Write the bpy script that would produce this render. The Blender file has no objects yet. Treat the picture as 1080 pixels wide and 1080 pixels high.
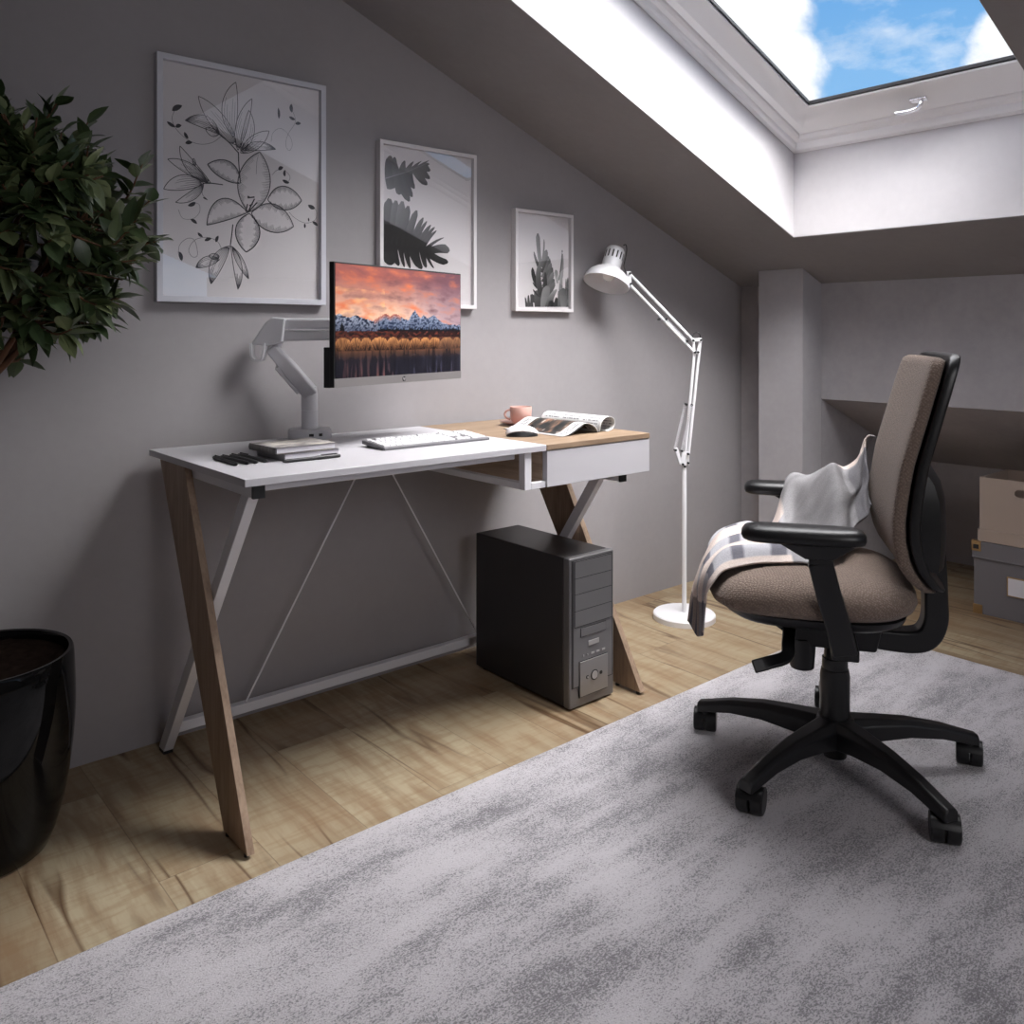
import bpy, bmesh, math, random
from mathutils import Vector, Matrix, noise as mnoise
import numpy as np
R = math.radians
scene = bpy.context.scene
COL = scene.collection
random.seed(7)

# ------------------------------------------------------------------ helpers
def srgb(r, g, b):
    f = lambda c: (c/255/12.92) if c/255 <= .04045 else ((c/255+.055)/1.055)**2.4
    return (f(r), f(g), f(b), 1.0)

class NB:
    """small node builder"""
    def __init__(self, nt): self.nt = nt
    def __call__(self, typ, props=None, **inp):
        n = self.nt.nodes.new('ShaderNode'+typ)
        for k, v in (props or {}).items(): setattr(n, k, v)
        for k, v in inp.items():
            key = int(k[1:]) if k[0] == 'i' and k[1:].isdigit() else k.replace('_', ' ')
            s = n.inputs[key]
            if isinstance(v, bpy.types.NodeSocket): self.nt.links.new(v, s)
            else: s.default_value = v
        return n
    def math(self, op, a, b=None, c=None, clamp=False):
        n = self.nt.nodes.new('ShaderNodeMath'); n.operation = op; n.use_clamp = clamp
        for i, v in enumerate((a, b, c)):
            if v is None: continue
            if isinstance(v, bpy.types.NodeSocket): self.nt.links.new(v, n.inputs[i])
            else: n.inputs[i].default_value = v
        return n.outputs[0]
    def mix(self, f, a, b, blend='MIX'):
        n = self.nt.nodes.new('ShaderNodeMix'); n.data_type = 'RGBA'; n.blend_type = blend
        for s, v in ((n.inputs[0], f), (n.inputs[6], a), (n.inputs[7], b)):
            if isinstance(v, bpy.types.NodeSocket): self.nt.links.new(v, s)
            else: s.default_value = v
        return n.outputs[2]
    def ramp(self, fac, stops):
        n = self.nt.nodes.new('ShaderNodeValToRGB'); self.nt.links.new(fac, n.inputs[0])
        e = n.color_ramp.elements
        while len(e) < len(stops): e.new(.5)
        for el, (p, c) in zip(e, stops):
            el.position = p; el.color = c if len(c) == 4 else (*c, 1)
        return n.outputs[0]

def newmat(name):
    m = bpy.data.materials.new(name); m.use_nodes = True
    nt = m.node_tree; nt.nodes.clear()
    out = nt.nodes.new('ShaderNodeOutputMaterial')
    b = nt.nodes.new('ShaderNodeBsdfPrincipled')
    nt.links.new(b.outputs[0], out.inputs[0])
    return m, NB(nt), b, out

def setb(nb, b, **kw):
    for k, v in kw.items():
        s = b.inputs[k.replace('_', ' ')]
        if isinstance(v, bpy.types.NodeSocket): nb.nt.links.new(v, s)
        else: s.default_value = v

def simple(name, col, rough=.5, metal=0., var=.06, scale=8., bump=0., bscale=200., spec=.5, coat=0.):
    m, N, b, o = newmat(name)
    tc = N('TexCoord').outputs['Object']
    n = N('TexNoise', Vector=tc, Scale=scale, Detail=4.).outputs[0]
    c0 = tuple(x*(1-var) for x in col[:3])+(1,); c1 = tuple(min(1, x*(1+var)) for x in col[:3])+(1,)
    c = N.mix(n, c0, c1)
    setb(N, b, Base_Color=c, Roughness=rough, Metallic=metal, Specular_IOR_Level=spec, Coat_Weight=coat)
    if bump:
        nn = N('TexNoise', Vector=tc, Scale=bscale, Detail=3.).outputs[0]
        setb(N, b, Normal=N('Bump', Strength=bump, Distance=.002, Height=nn).outputs[0])
    return m

def vcol(name, rough=.6, attr='Col', emit=0., weave=0., spec=.4):
    m, N, b, o = newmat(name)
    c = N('Attribute', {'attribute_name': attr}).outputs['Color']
    if weave:
        tc = N('TexCoord').outputs['Object']
        w = N('TexNoise', Vector=tc, Scale=weave, Detail=2.).outputs[0]
        c = N.mix(.35, c, N.ramp(w, [(.3, (.35, .35, .35)), (.7, (1, 1, 1))]), 'MULTIPLY')
        setb(N, b, Normal=N('Bump', Strength=.4, Distance=.001, Height=w).outputs[0])
    setb(N, b, Base_Color=c, Roughness=rough, Specular_IOR_Level=spec)
    if emit:
        setb(N, b, Base_Color=(0.01, .01, .01, 1), Emission_Color=c, Emission_Strength=emit)
    return m

def link(o, parent=None):
    COL.objects.link(o)
    if parent is not None: o.parent = parent
    return o

def tag(o, label=None, cat=None, group=None, kind=None):
    if label: o['label'] = label
    if cat: o['category'] = cat
    if group: o['group'] = group
    if kind: o['kind'] = kind
    return o

def thing(name, label, cat, loc=(0, 0, 0), rz=0., group=None):
    o = bpy.data.objects.new(name, None); o.empty_display_size = .1
    o.location = loc; o.rotation_euler = (0, 0, rz)
    link(o); return tag(o, label, cat, group)

class MB:
    def __init__(self): self.bm = bmesh.new()
    def quad(self, *pts): 
        return self.bm.faces.new([self.bm.verts.new(p) for p in pts])
    def box(self, lo, hi, M=None):
        x0, y0, z0 = lo; x1, y1, z1 = hi
        v = [Vector(p) for p in ((x0,y0,z0),(x1,y0,z0),(x1,y1,z0),(x0,y1,z0),(x0,y0,z1),(x1,y0,z1),(x1,y1,z1),(x0,y1,z1))]
        if M is not None: v = [M @ p for p in v]
        bv = [self.bm.verts.new(p) for p in v]
        for f in ((3,2,1,0),(4,5,6,7),(0,1,5,4),(1,2,6,5),(2,3,7,6),(3,0,4,7)):
            self.bm.faces.new([bv[i] for i in f])
        return self
    def hexa(self, bot, top):
        bv = [self.bm.verts.new(p) for p in list(bot)+list(top)]; n = len(bot)
        self.bm.faces.new(bv[:n][::-1]); self.bm.faces.new(bv[n:])
        for i in range(n):
            j = (i+1) % n
            self.bm.faces.new([bv[i], bv[j], bv[n+j], bv[n+i]])
        return self
    def prism(self, poly, axis, a, b):
        """poly 2D extruded along axis 0/1/2 from a to b (other two axes in cyclic order)"""
        def P(p, h):
            if axis == 0: return (h, p[0], p[1])
            if axis == 1: return (p[0], h, p[1])
            return (p[0], p[1], h)
        return self.hexa([P(p, a) for p in poly], [P(p, b) for p in poly])
    def rings(self, rings, cap=True, closed=True):
        vs = [[self.bm.verts.new(p) for p in r] for r in rings]
        for a, b in zip(vs, vs[1:]):
            n = len(a)
            for i in range(n if closed else n-1):
                j = (i+1) % n
                self.bm.faces.new([a[i], a[j], b[j], b[i]])
        if cap and closed:
            self.bm.faces.new(vs[0][::-1]); self.bm.faces.new(vs[-1])
        return self
    def tube(self, path, r, seg=10, cap=True, flat=None):
        path = [Vector(p) for p in path]; n = len(path)
        rr = r if isinstance(r, (list, tuple)) else [r]*n
        t0 = (path[1]-path[0]).normalized()
        up = Vector((0, 0, 1)) if abs(t0.z) < .9 else Vector((1, 0, 0))
        u = t0.cross(up).normalized(); rings = []
        for i, p in enumerate(path):
            t = (path[min(i+1, n-1)]-path[max(i-1, 0)]).normalized()
            u = (u-t*u.dot(t)).normalized(); v = t.cross(u)
            f = flat or (1, 1)
            rings.append([p+u*(math.cos(2*math.pi*k/seg)*rr[i]*f[0])+v*(math.sin(2*math.pi*k/seg)*rr[i]*f[1]) for k in range(seg)])
        return self.rings(rings, cap)
    def bar(self, path, w, h, side, cap=True):
        """rectangular bar along path; w along 'side' vector, h perpendicular; w/h may be lists"""
        path = [Vector(p) for p in path]; n = len(path); side = Vector(side).normalized()
        W = w if isinstance(w, (list, tuple)) else [w]*n
        H = h if isinstance(h, (list, tuple)) else [h]*n
        rings = []
        for i, p in enumerate(path):
            t = (path[min(i+1, n-1)]-path[max(i-1, 0)]).normalized()
            s = (side-t*side.dot(t)).normalized(); v = t.cross(s)
            a, b = s*W[i]/2, v*H[i]/2
            rings.append([p-a-b, p+a-b, p+a+b, p-a+b])
        return self.rings(rings, cap)
    def lathe(self, prof, M=None, seg=40, cap=False):
        rings = []
        for r, z in prof:
            rings.append([Vector((max(r, 1e-5)*math.cos(2*math.pi*k/seg), max(r, 1e-5)*math.sin(2*math.pi*k/seg), z)) for k in range(seg)])
        if M is not None: rings = [[M @ p for p in r] for r in rings]
        return self.rings(rings, cap)
    def cyl(self, p0, p1, r0, r1=None, seg=20):
        return self.tube([p0, p1], [r0, r0 if r1 is None else r1], seg)
    def grid(self, fn, nu, nv, colfn=None, closed_u=False):
        vs = [[self.bm.verts.new(fn(i/nu, j/nv)) for j in range(nv+1)] for i in range(nu+1)]
        if colfn:
            lay = self.bm.loops.layers.float_color.get('Col') or self.bm.loops.layers.float_color.new('Col')
            cs = [[colfn(i/nu, j/nv) for j in range(nv+1)] for i in range(nu+1)]
        for i in range(nu):
            for j in range(nv):
                f = self.bm.faces.new([vs[i][j], vs[i+1][j], vs[i+1][j+1], vs[i][j+1]])
                if colfn:
                    for l, (a, b) in zip(f.loops, ((i, j), (i+1, j), (i+1, j+1), (i, j+1))):
                        l[lay] = cs[a][b]
        return self
    def build(self, name, mat, parent=None, bev=0., smooth=35, seg=2, solid=0., sub=0, recalc=True, weld=False):
        if weld: bmesh.ops.remove_doubles(self.bm, verts=self.bm.verts, dist=1e-5)
        if recalc: bmesh.ops.recalc_face_normals(self.bm, faces=self.bm.faces)
        me = bpy.data.meshes.new(name); self.bm.to_mesh(me); self.bm.free()
        mats = mat if isinstance(mat, (list, tuple)) else [mat]
        for m in mats: me.materials.append(m)
        o = bpy.data.objects.new(name, me); link(o, parent)
        for p in me.polygons: p.use_smooth = True
        if smooth < 180: me.set_sharp_from_angle(angle=R(smooth))
        if solid:
            s = o.modifiers.new('s', 'SOLIDIFY'); s.thickness = solid; s.offset = 0
        if sub:
            s = o.modifiers.new('u', 'SUBSURF'); s.levels = s.render_levels = sub
        if bev:
            b = o.modifiers.new('b', 'BEVEL'); b.width = bev; b.segments = seg; b.limit_method = 'ANGLE'
            b.angle_limit = R(40); b.harden_normals = True
        return o

def catmull(pts, n):
    pts = [Vector(p) for p in pts]; out = []
    P = [pts[0]*2-pts[1]]+pts+[pts[-1]*2-pts[-2]]
    m = len(pts)-1
    for k in range(n+1):
        s = k/n*m; i = min(int(s), m-1); t = s-i
        a, b, c, d = P[i], P[i+1], P[i+2], P[i+3]
        out.append(.5*((2*b)+(c-a)*t+(2*a-5*b+4*c-d)*t*t+(3*b-a-3*c+d)*t**3))
    return out

def interp(x, xs, ys):
    return float(np.interp(x, xs, ys))

# ------------------------------------------------------------------ room materials
def plaster(name, c0, c1, bump=.12, rough=.85):
    m, N, b, o = newmat(name)
    g = N('NewGeometry').outputs['Position']
    big = N('TexNoise', Vector=g, Scale=1.7, Detail=6., Roughness=.62).outputs[0]
    fine = N('TexNoise', Vector=g, Scale=38., Detail=5.).outputs[0]
    f = N.math('ADD', N.math('MULTIPLY', big, .8), N.math('MULTIPLY', fine, .2))
    setb(N, b, Base_Color=N.ramp(f, [(.3, c0[:3]), (.7, c1[:3])]), Roughness=rough, Specular_IOR_Level=.25,
         Normal=N('Bump', Strength=bump, Distance=.002, Height=fine).outputs[0])
    return m

def floor_mat():
    m, N, b, o = newmat('oak_planks')
    g = N('NewGeometry').outputs['Position']
    sp = N('SeparateXYZ', Vector=g); x, y = sp.outputs[0], sp.outputs[1]
    W, L = .196, 1.15
    u = N.math('DIVIDE', N.math('SUBTRACT', x, .543-10*W), W)
    row = N.math('FLOOR', u)
    h = N('TexWhiteNoise', {'noise_dimensions': '1D'}, W=row).outputs[0]
    v = N.math('DIVIDE', N.math('ADD', N.math('ADD', y, .57), N.math('MULTIPLY', N.math('SUBTRACT', row, 10.), .41)), L)
    cell = N.math('FLOOR', v)
    idv = N('CombineXYZ', X=row, Y=cell, Z=0.).outputs[0]
    rnd = N('TexWhiteNoise', {'noise_dimensions': '3D'}, Vector=idv)
    rc = rnd.outputs[1]; rv = rnd.outputs[0]
    off = N('VectorMath', {'operation': 'SCALE'}, Vector=rc, Scale=23.).outputs[0]
    p = N('VectorMath', {'operation': 'ADD'}, i0=g, i1=off).outputs[0]
    def mp(sc): return N('Mapping', Vector=p, Scale=sc).outputs[0]
    warp = N('TexNoise', Vector=mp((3., 1.1, 1)), Scale=1.3, Detail=3.).outputs[1]
    pw = N('VectorMath', {'operation': 'ADD'}, i0=mp((1, .14, 1)), i1=N('VectorMath', {'operation': 'SCALE'}, Vector=warp, Scale=.09).outputs[0]).outputs[0]
    grain = N('TexNoise', Vector=pw, Scale=26., Detail=7., Roughness=.6).outputs[0]
    fine = N('TexNoise', Vector=mp((1, .035, 1)), Scale=180., Detail=4.).outputs[0]
    figure = N('TexNoise', Vector=mp((.25, 1.6, 1)), Scale=46., Detail=3.).outputs[0]
    pv = N('VectorMath', {'operation': 'ADD'}, i0=mp((1, .085, 1)), i1=N('VectorMath', {'operation': 'SCALE'}, Vector=warp, Scale=.045).outputs[0]).outputs[0]
    vein = N('TexNoise', Vector=pv, Scale=7.5, Detail=2.5, Roughness=.45, Distortion=.0).outputs[0]
    vv = N.math('SUBTRACT', 1., N.math('MULTIPLY', N.math('ABSOLUTE', N.math('SUBTRACT', vein, .54)), 48., None, False), None, True)
    vmask = N.ramp(N('TexNoise', Vector=p, Scale=2.3, Detail=2.).outputs[0], [(.38, (0, 0, 0)), (.55, (1, 1, 1))])
    base = N.ramp(rv, [(0., srgb(154, 140, 114)[:3]), (.35, srgb(180, 168, 142)[:3]), (.7, srgb(138, 121, 97)[:3]), (1., srgb(170, 158, 134)[:3])])
    c = N.mix(N.math('MULTIPLY', N.ramp(grain, [(.42, (0, 0, 0)), (.62, (1, 1, 1))]), .62), base, srgb(128, 100, 74))
    c = N.mix(N.math('MULTIPLY', fine, .3), c, srgb(134, 106, 78))
    c = N.mix(N.math('MULTIPLY', N.ramp(figure, [(.48, (0, 0, 0)), (.64, (1, 1, 1))]), .34), c, srgb(132, 104, 74))
    c = N.mix(N.math('MULTIPLY', N.math('MULTIPLY', vv, vmask), .95), c, srgb(84, 58, 36))
    fu = N.math('FRACT', u); fv = N.math('FRACT', v)
    du = N.math('MULTIPLY', N.math('MINIMUM', fu, N.math('SUBTRACT', 1., fu)), W)
    dv = N.math('MULTIPLY', N.math('MINIMUM', fv, N.math('SUBTRACT', 1., fv)), L)
    d = N.math('MINIMUM', du, dv)
    seam = N.math('SUBTRACT', 1., N.math('DIVIDE', d, .0016), None, True)
    c = N.mix(N.math('MULTIPLY', seam, .55), c, srgb(80, 58, 38))
    hgt = N.math('SUBTRACT', N.math('MULTIPLY', grain, .25), seam)
    setb(N, b, Base_Color=c, Roughness=N.math('ADD', .34, N.math('MULTIPLY', grain, .2)), Specular_IOR_Level=.4,
         Normal=N('Bump', Strength=.18, Distance=.002, Height=hgt).outputs[0])
    return m

def wood_mat(name, light, dark, axis, sc=1., rough=.5):
    """grain along object axis"""
    m, N, b, o = newmat(name)
    tc = N('TexCoord').outputs['Object']
    s = [9., 9., 9.]; s[axis] = .7
    p = N('Mapping', Vector=tc, Scale=tuple(a*sc for a in s)).outputs[0]
    w = N('TexNoise', Vector=p, Scale=1.2, Detail=3.).outputs[1]
    pw = N('VectorMath', {'operation': 'ADD'}, i0=p, i1=N('VectorMath', {'operation': 'SCALE'}, Vector=w, Scale=.9).outputs[0]).outputs[0]
    g = N('TexNoise', Vector=pw, Scale=3.2, Detail=8., Roughness=.65).outputs[0]
    fine = N('TexNoise', Vector=p, Scale=22., Detail=3.).outputs[0]
    f = N.math('ADD', N.math('MULTIPLY', g, .7), N.math('MULTIPLY', fine, .3))
    c = N.ramp(f, [(.32, dark[:3]), (.6, light[:3])])
    setb(N, b, Base_Color=c, Roughness=rough, Specular_IOR_Level=.35, Normal=N('Bump', Strength=.12, Distance=.001, Height=f).outputs[0])
    return m

def rug_mat():
    m, N, b, o = newmat('rug_pile')
    g = N('NewGeometry').outputs['Position']
    pr = N('Mapping', Vector=g, Rotation=(0, 0, R(5)), Scale=(1., 3.6, 1)).outputs[0]
    streak = N('TexNoise', Vector=pr, Scale=3.4, Detail=9., Roughness=.66, Distortion=.15).outputs[0]
    patch = N('TexNoise', Vector=g, Scale=2.7, Detail=4., Roughness=.6).outputs[0]
    pf = N('Mapping', Vector=g, Rotation=(0, 0, R(12)), Scale=(1., 2.2, 1)).outputs[0]
    fib = N('TexNoise', Vector=pf, Scale=190., Detail=3., Roughness=.75).outputs[0]
    fib2 = N('TexNoise', Vector=g, Scale=330., Detail=2.).outputs[0]
    f = N.math('ADD', N.math('MULTIPLY', streak, .65), N.math('MULTIPLY', patch, .35))
    dk = N.ramp(f, [(.33, (1, 1, 1)), (.60, (0, 0, 0))])
    thr = N.math('ADD', N.math('MULTIPLY', fib, .6), N.math('MULTIPLY', fib2, .4))
    speck = N.math('MULTIPLY', N.math('SUBTRACT', N.math('ADD', thr, N.math('MULTIPLY', dk, .17)), .555), 11., None, True)
    c = N.mix(N.math('MULTIPLY', dk, .42), srgb(198, 194, 198), srgb(146, 143, 148))
    c = N.mix(N.math('MULTIPLY', speck, .72), c, srgb(44, 42, 47))
    c = N.mix(N.math('MULTIPLY', N.math('SUBTRACT', fib2, .4), .5, None, True), c, srgb(226, 222, 228))
    setb(N, b, Base_Color=c, Roughness=.95, Specular_IOR_Level=.1, Sheen_Weight=.25,
         Normal=N('Bump', Strength=.7, Distance=.006, Height=thr).outputs[0])
    return m

def glass_pane(name, refl=.05, boost=1., tint=(1, 1, 1, 1)):
    m = bpy.data.materials.new(name); m.use_nodes = True
    nt = m.node_tree; nt.nodes.clear(); N = NB(nt)
    out = N('OutputMaterial')
    fr = N('LayerWeight', Blend=.5).outputs['Facing']
    fac = N.math('MULTIPLY', N.math('ADD', .04, N.math('MULTIPLY', N.math('POWER', fr, 5.), .96)), boost, None, True)
    tr = N('BsdfTransparent', Color=tint).outputs[0]
    gl = N('BsdfGlossy', Roughness=.0, Color=(.95, .96, 1, 1)).outputs[0]
    mx = N('MixShader', Fac=fac, i1=tr, i2=gl).outputs[0]
    nt.links.new(mx, out.inputs[0])
    return m

M = {}
M['wall'] = plaster('wall_plaster', srgb(147, 143, 145), srgb(158, 154, 156))
M['wall2'] = plaster('knee_wall_concrete', srgb(152, 149, 152), srgb(178, 174, 177))
M['pillar'] = plaster('pillar_concrete', srgb(160, 157, 160), srgb(178, 175, 178))
M['ceil'] = plaster('ceiling_plaster', srgb(136, 132, 133), srgb(150, 146, 147))
M['shaft'] = plaster('shaft_plaster', srgb(206, 203, 205), srgb(220, 217, 219))
M['sash_white'] = simple('white_window_paint', srgb(250, 249, 250), .3, var=.01, spec=.7, coat=.4)
M['floor'] = floor_mat()
M['rug'] = rug_mat()
M['white'] = simple('white_lacquer', srgb(194, 192, 197), .4, var=.015)
M['white_metal'] = simple('white_powder_coat', srgb(222, 221, 226), .42, var=.02)
M['white_plastic'] = simple('white_plastic', srgb(232, 231, 234), .35, var=.015)
M['oak_z'] = wood_mat('oak_upright', srgb(164, 141, 121), srgb(122, 101, 84), 2)
M['oak_x'] = wood_mat('oak_top', srgb(152, 130, 108), srgb(118, 97, 78), 0)
M['oak_y'] = wood_mat('oak_panel', srgb(170, 150, 132), srgb(128, 110, 94), 1)
M['black'] = simple('black_plastic', srgb(26, 26, 28), .45, var=.1)
M['black_sat'] = simple('black_satin_nylon', srgb(22, 22, 24), .38, var=.1, bump=.05, bscale=600)
M['black_gloss'] = simple('black_gloss_glaze', srgb(12, 12, 13), .04, var=.05, spec=.22, coat=.0)
M['soil'] = simple('potting_soil', srgb(26, 20, 17), 1., var=.8, scale=60, bump=1., bscale=90, spec=0.)
M['chrome'] = simple('chrome', srgb(225, 225, 228), .12, metal=1., var=.02)
M['bronze'] = simple('bronze_metal', srgb(176, 146, 104), .4, metal=.8, var=.05)
M['gun'] = simple('gunmetal_steel', srgb(60, 58, 60), .36, metal=.35, var=.06)
M['chin'] = simple('grey_bezel', srgb(126, 122, 122), .4, metal=.3, var=.02)
M['gun_front'] = simple('brushed_grey_plastic', srgb(122, 121, 123), .4, metal=.5, var=.05)
M['gun_plate'] = simple('power_plate_grey', srgb(146, 144, 144), .35, metal=.6, var=.03)
M['gun_light'] = simple('silver_plastic', srgb(176, 174, 174), .35, metal=.5, var=.03)
M['line'] = simple('dark_gap', srgb(30, 30, 31), .6)
M['frame1'] = simple('silver_grey_frame', srgb(198, 198, 206), .4, var=.02)
M['frame2'] = simple('white_frame', srgb(216, 212, 214), .42, var=.02)
M['paper'] = simple('print_paper', srgb(222, 217, 219), .7, var=.015)
M['ink'] = simple('dark_ink', srgb(44, 44, 52), .7, var=.2)
M['ink_soft'] = simple('grey_ink', srgb(84, 82, 90), .7, var=.1)
M['print'] = vcol('photo_print', .6)
M['pane'] = glass_pane('picture_glass', 0, 3.0)
M['skyglass'] = glass_pane('roof_glass', .0, .5)
M['pink'] = simple('pink_ceramic', srgb(192, 152, 142), .4, var=.03)
M['page'] = vcol('printed_pages', .5)
M['cover'] = vcol('book_cover', .5)
M['bookpaper'] = simple('book_block', srgb(200, 198, 204), .8, var=.06, scale=40)
M['beige'] = simple('beige_board', srgb(168, 152, 140), .75, var=.04)
M['greybox'] = simple('grey_board', srgb(112, 109, 112), .7, var=.04)
M['card'] = simple('label_card', srgb(222, 220, 226), .6)
M['bark'] = simple('bark', srgb(98, 68, 48), .85, var=.35, scale=40, bump=.8, bscale=120)
M['dark_in'] = simple('dark_box_inside', srgb(70, 62, 56), .9)
M['cord'] = simple('black_cord', srgb(24, 24, 26), .5)
M['bulb'] = simple('bulb_glass', srgb(250, 250, 246), .1, var=.0)
HAZE = 34.0
EXPO = 0.0
LIGHTS = [
  ('fill_lamp', (.55, -3.9, 1.85), (3.0, -1.0, .35), 1.1, 1.2, 24, (1, .97, .98)),
 ('roof_portal', (2.11, -1.0, 2.06), (2.11-.36, -1.0, 1.12), 1.55, 1.0, 1, (1, 1, 1), True),
]
SUN = (.6, (.05, .75, -.66), 40)
# ------------------------------------------------------------------ camera
YAW = R(40.49); F_PX = 902.
cam = bpy.data.cameras.new('camera'); co = bpy.data.objects.new('camera', cam); link(co)
co.location = (0, -2.236, 1.04); co.rotation_euler = (R(90), 0, -YAW)
cam.sensor_width = 36; cam.sensor_fit = 'HORIZONTAL'; cam.lens = 36*F_PX/1080; cam.shift_y = (351-540)/1080
cam.clip_start = .02
scene.camera = co

# ------------------------------------------------------------------ room shell
XL, YF = -1.35, -4.4           # left wall, wall behind the camera
XR = 3.254; SL = .3867
def zc(x): return 1.243-SL*(x-XR)
XD, ZK = 4.04, .445            # back of the storage recess
HX0, HX1, HY0, HY1, SH = 1.36, 2.865, -1.496, -.495, .319
def st(name, mb, mat, **k): return tag(mb.build(name, mat, smooth=20, **k), kind='structure')

m = MB(); m.box((XL, YF, -.05), (XD, 0, 0)); st('floor', m, M['floor'])
m = MB(); m.prism([(XL, 0), (XR+.0, 0), (XR, 1.243), (XL, zc(XL))], 1, 0, .08) if False else m.hexa(
    [(XL, 0, 0), (XR, 0, 0), (XR, 0, 1.243), (XL, 0, zc(XL))], [(XL, .08, 0), (XR, .08, 0), (XR, .08, 1.243), (XL, .08, zc(XL))]); st('wall_back', m, M['wall'])
m = MB(); m.hexa([(XL, YF, 0), (XL, 0, 0), (XL, 0, zc(XL)), (XL, YF, zc(XL))], [(XL-.08, YF, 0), (XL-.08, 0, 0), (XL-.08, 0, zc(XL)), (XL-.08, YF, zc(XL))]); st('wall_left', m, M['wall'])
m = MB(); m.hexa([(XL, YF, 0), (XD, YF, 0), (XD, YF, ZK), (XL, YF, zc(XL))], [(XL, YF-.08, 0), (XD, YF-.08, 0), (XD, YF-.08, ZK), (XL, YF-.08, zc(XL))]); st('wall_front', m, M['wall'])
# knee wall with the storage recess
ZS = .768; YP = -.387
m = MB(); m.box((XR, YP, 0), (XR+.9, 0, 1.243))                      # strip beside the pillar, side of the recess
m.hexa([(XR, YF, ZS), (XD, YF, ZK), (XD, YF, ZK+.3), (XR, YF, 1.243)], [(XR, YP, ZS), (XD, YP, ZK), (XD, YP, ZK+.3), (XR, YP, 1.243)])
m.box((XD, YF, 0), (XD+.06, YP, ZK+.3)); st('wall_right', m, M['wall2'])
m = MB(); m.hexa([(3.109, -.185, 0), (XR-.001, -.185, 0), (XR-.001, -.387, 0), (3.109, -.387, 0)],
                 [(3.109, -.185, zc(3.109)-.001), (XR-.001, -.185, zc(XR)-.001), (XR-.001, -.387, zc(XR)-.001), (3.109, -.387, zc(3.109)-.001)])
st('wall_pillar', m, M['pillar'])
# sloped ceiling with the roof-window opening
T = .06
def cq(m, x0, x1, y0, y1):
    m.hexa([(x0, y0, zc(x0)), (x1, y0, zc(x1)), (x1, y1, zc(x1)), (x0, y1, zc(x0))],
           [(x0, y0, zc(x0)+T), (x1, y0, zc(x1)+T), (x1, y1, zc(x1)+T), (x0, y1, zc(x0)+T)])
m = MB(); cq(m, XL-.1, HX0, YF-.1, .1); cq(m, HX1, XR+.12, YF-.1, .1); cq(m, HX0, HX1, YF-.1, HY0); cq(m, HX0, HX1, HY1, .1)
st('ceiling', m, M['ceil'])
m = MB()
def sw(m, a, b, n):   # one shaft side, thickness outward n
    p = [(a[0], a[1], zc(a[0])+.002), (b[0], b[1], zc(b[0])+.002), (b[0], b[1], zc(b[0])+SH+.12), (a[0], a[1], zc(a[0])+SH+.12)]
    m.hexa(p, [(x+n[0], y+n[1], z-SL*min(0, n[0])) for x, y, z in p])
e = -.002
sw(m, (HX0, HY1+e), (HX1, HY1+e), (0, .06)); sw(m, (HX0, HY0-e), (HX1, HY0-e), (0, -.06))
sw(m, (HX1+e, HY0-.06), (HX1+e, HY1+.06), (.06, 0)); sw(m, (HX0-e, HY0-.06), (HX0-e, HY1+.06), (-.06, 0))
st('trim_1', m, M['shaft'])

# ------------------------------------------------------------------ roof window
win = tag(bpy.data.objects.new('window_1', None), kind='structure'); link(win)
def ring(m, prof):
    """loft a rectangular ring profile [(inset, h)] around the opening"""
    loops = []
    for i, h in prof:
        x0, x1, y0, y1 = HX0+i*.93, HX1-i*.93*1.07, HY0+i, HY1-i
        loops.append([(x0, y0, zc(x0)+SH+h), (x1, y0, zc(x1)+SH+h), (x1, y1, zc(x1)+SH+h), (x0, y1, zc(x0)+SH+h)])
    m.rings(loops, cap=False); return m
m = MB(); ring(m, [(.0, .09), (.0, -.004), (.006, -.010), (.022, -.008), (.028, .0), (.03, .012), (.036, .010), (.05, .012), (.056, .02), (.057, .034), (.060, .034), (.060, .09)])
m.build('window_frame', M['sash_white'], win, smooth=25)
m = MB(); ring(m, [(.061, .09), (.061, .03), (.066, .020), (.092, .022), (.142, .054), (.148, .056), (.148, .062)])
m.build('window_sash', M['sash_white'], win, smooth=25)
m = MB(); ring(m, [(.147, .062), (.156, .062), (.156, .072), (.147, .072)]); m.build('gasket', M['black'], win, smooth=25)
i = .15; x0, x1, y0, y1 = HX0+i*.93, HX1-i*.995, HY0+i, HY1-i
m = MB(); m.quad((x0, y0, zc(x0)+SH+.068), (x1, y0, zc(x1)+SH+.068), (x1, y1, zc(x1)+SH+.068), (x0, y1, zc(x0)+SH+.068))
m.build('pane', M['skyglass'], win)
# chrome handle on the lower sash
hx = HX1-.105; hz = zc(hx)+SH+.032
A = Matrix.Translation((hx, -1.0, hz)) @ Matrix.Rotation(math.atan(SL), 4, 'Y')
m = MB(); m.box((-.011, -.03, -.006), (.011, .024, .004), A)
pth = [(0, -.012, -.006), (.0, -.012, -.022), (.006, .0, -.030), (.010, .03, -.032), (.012, .075, -.028)]
m.bar([A @ Vector(p) for p in catmull(pth, 14)], .015, .009, (1, 0, -.4))
m.build('window_handle', M['chrome'], win, bev=.003)

# ------------------------------------------------------------------ rug
m = MB(); rx0, rx1, ry0, ry1, rt = -.75, 2.83, -3.0, -.692, .014
m.box((rx0, ry0, .0005), (rx1, ry1, rt))
tag(m.build('rug', M['rug'], bev=.006, smooth=60), 'large mottled light grey soft pile rug lying on the wooden floor', 'rug')

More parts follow.
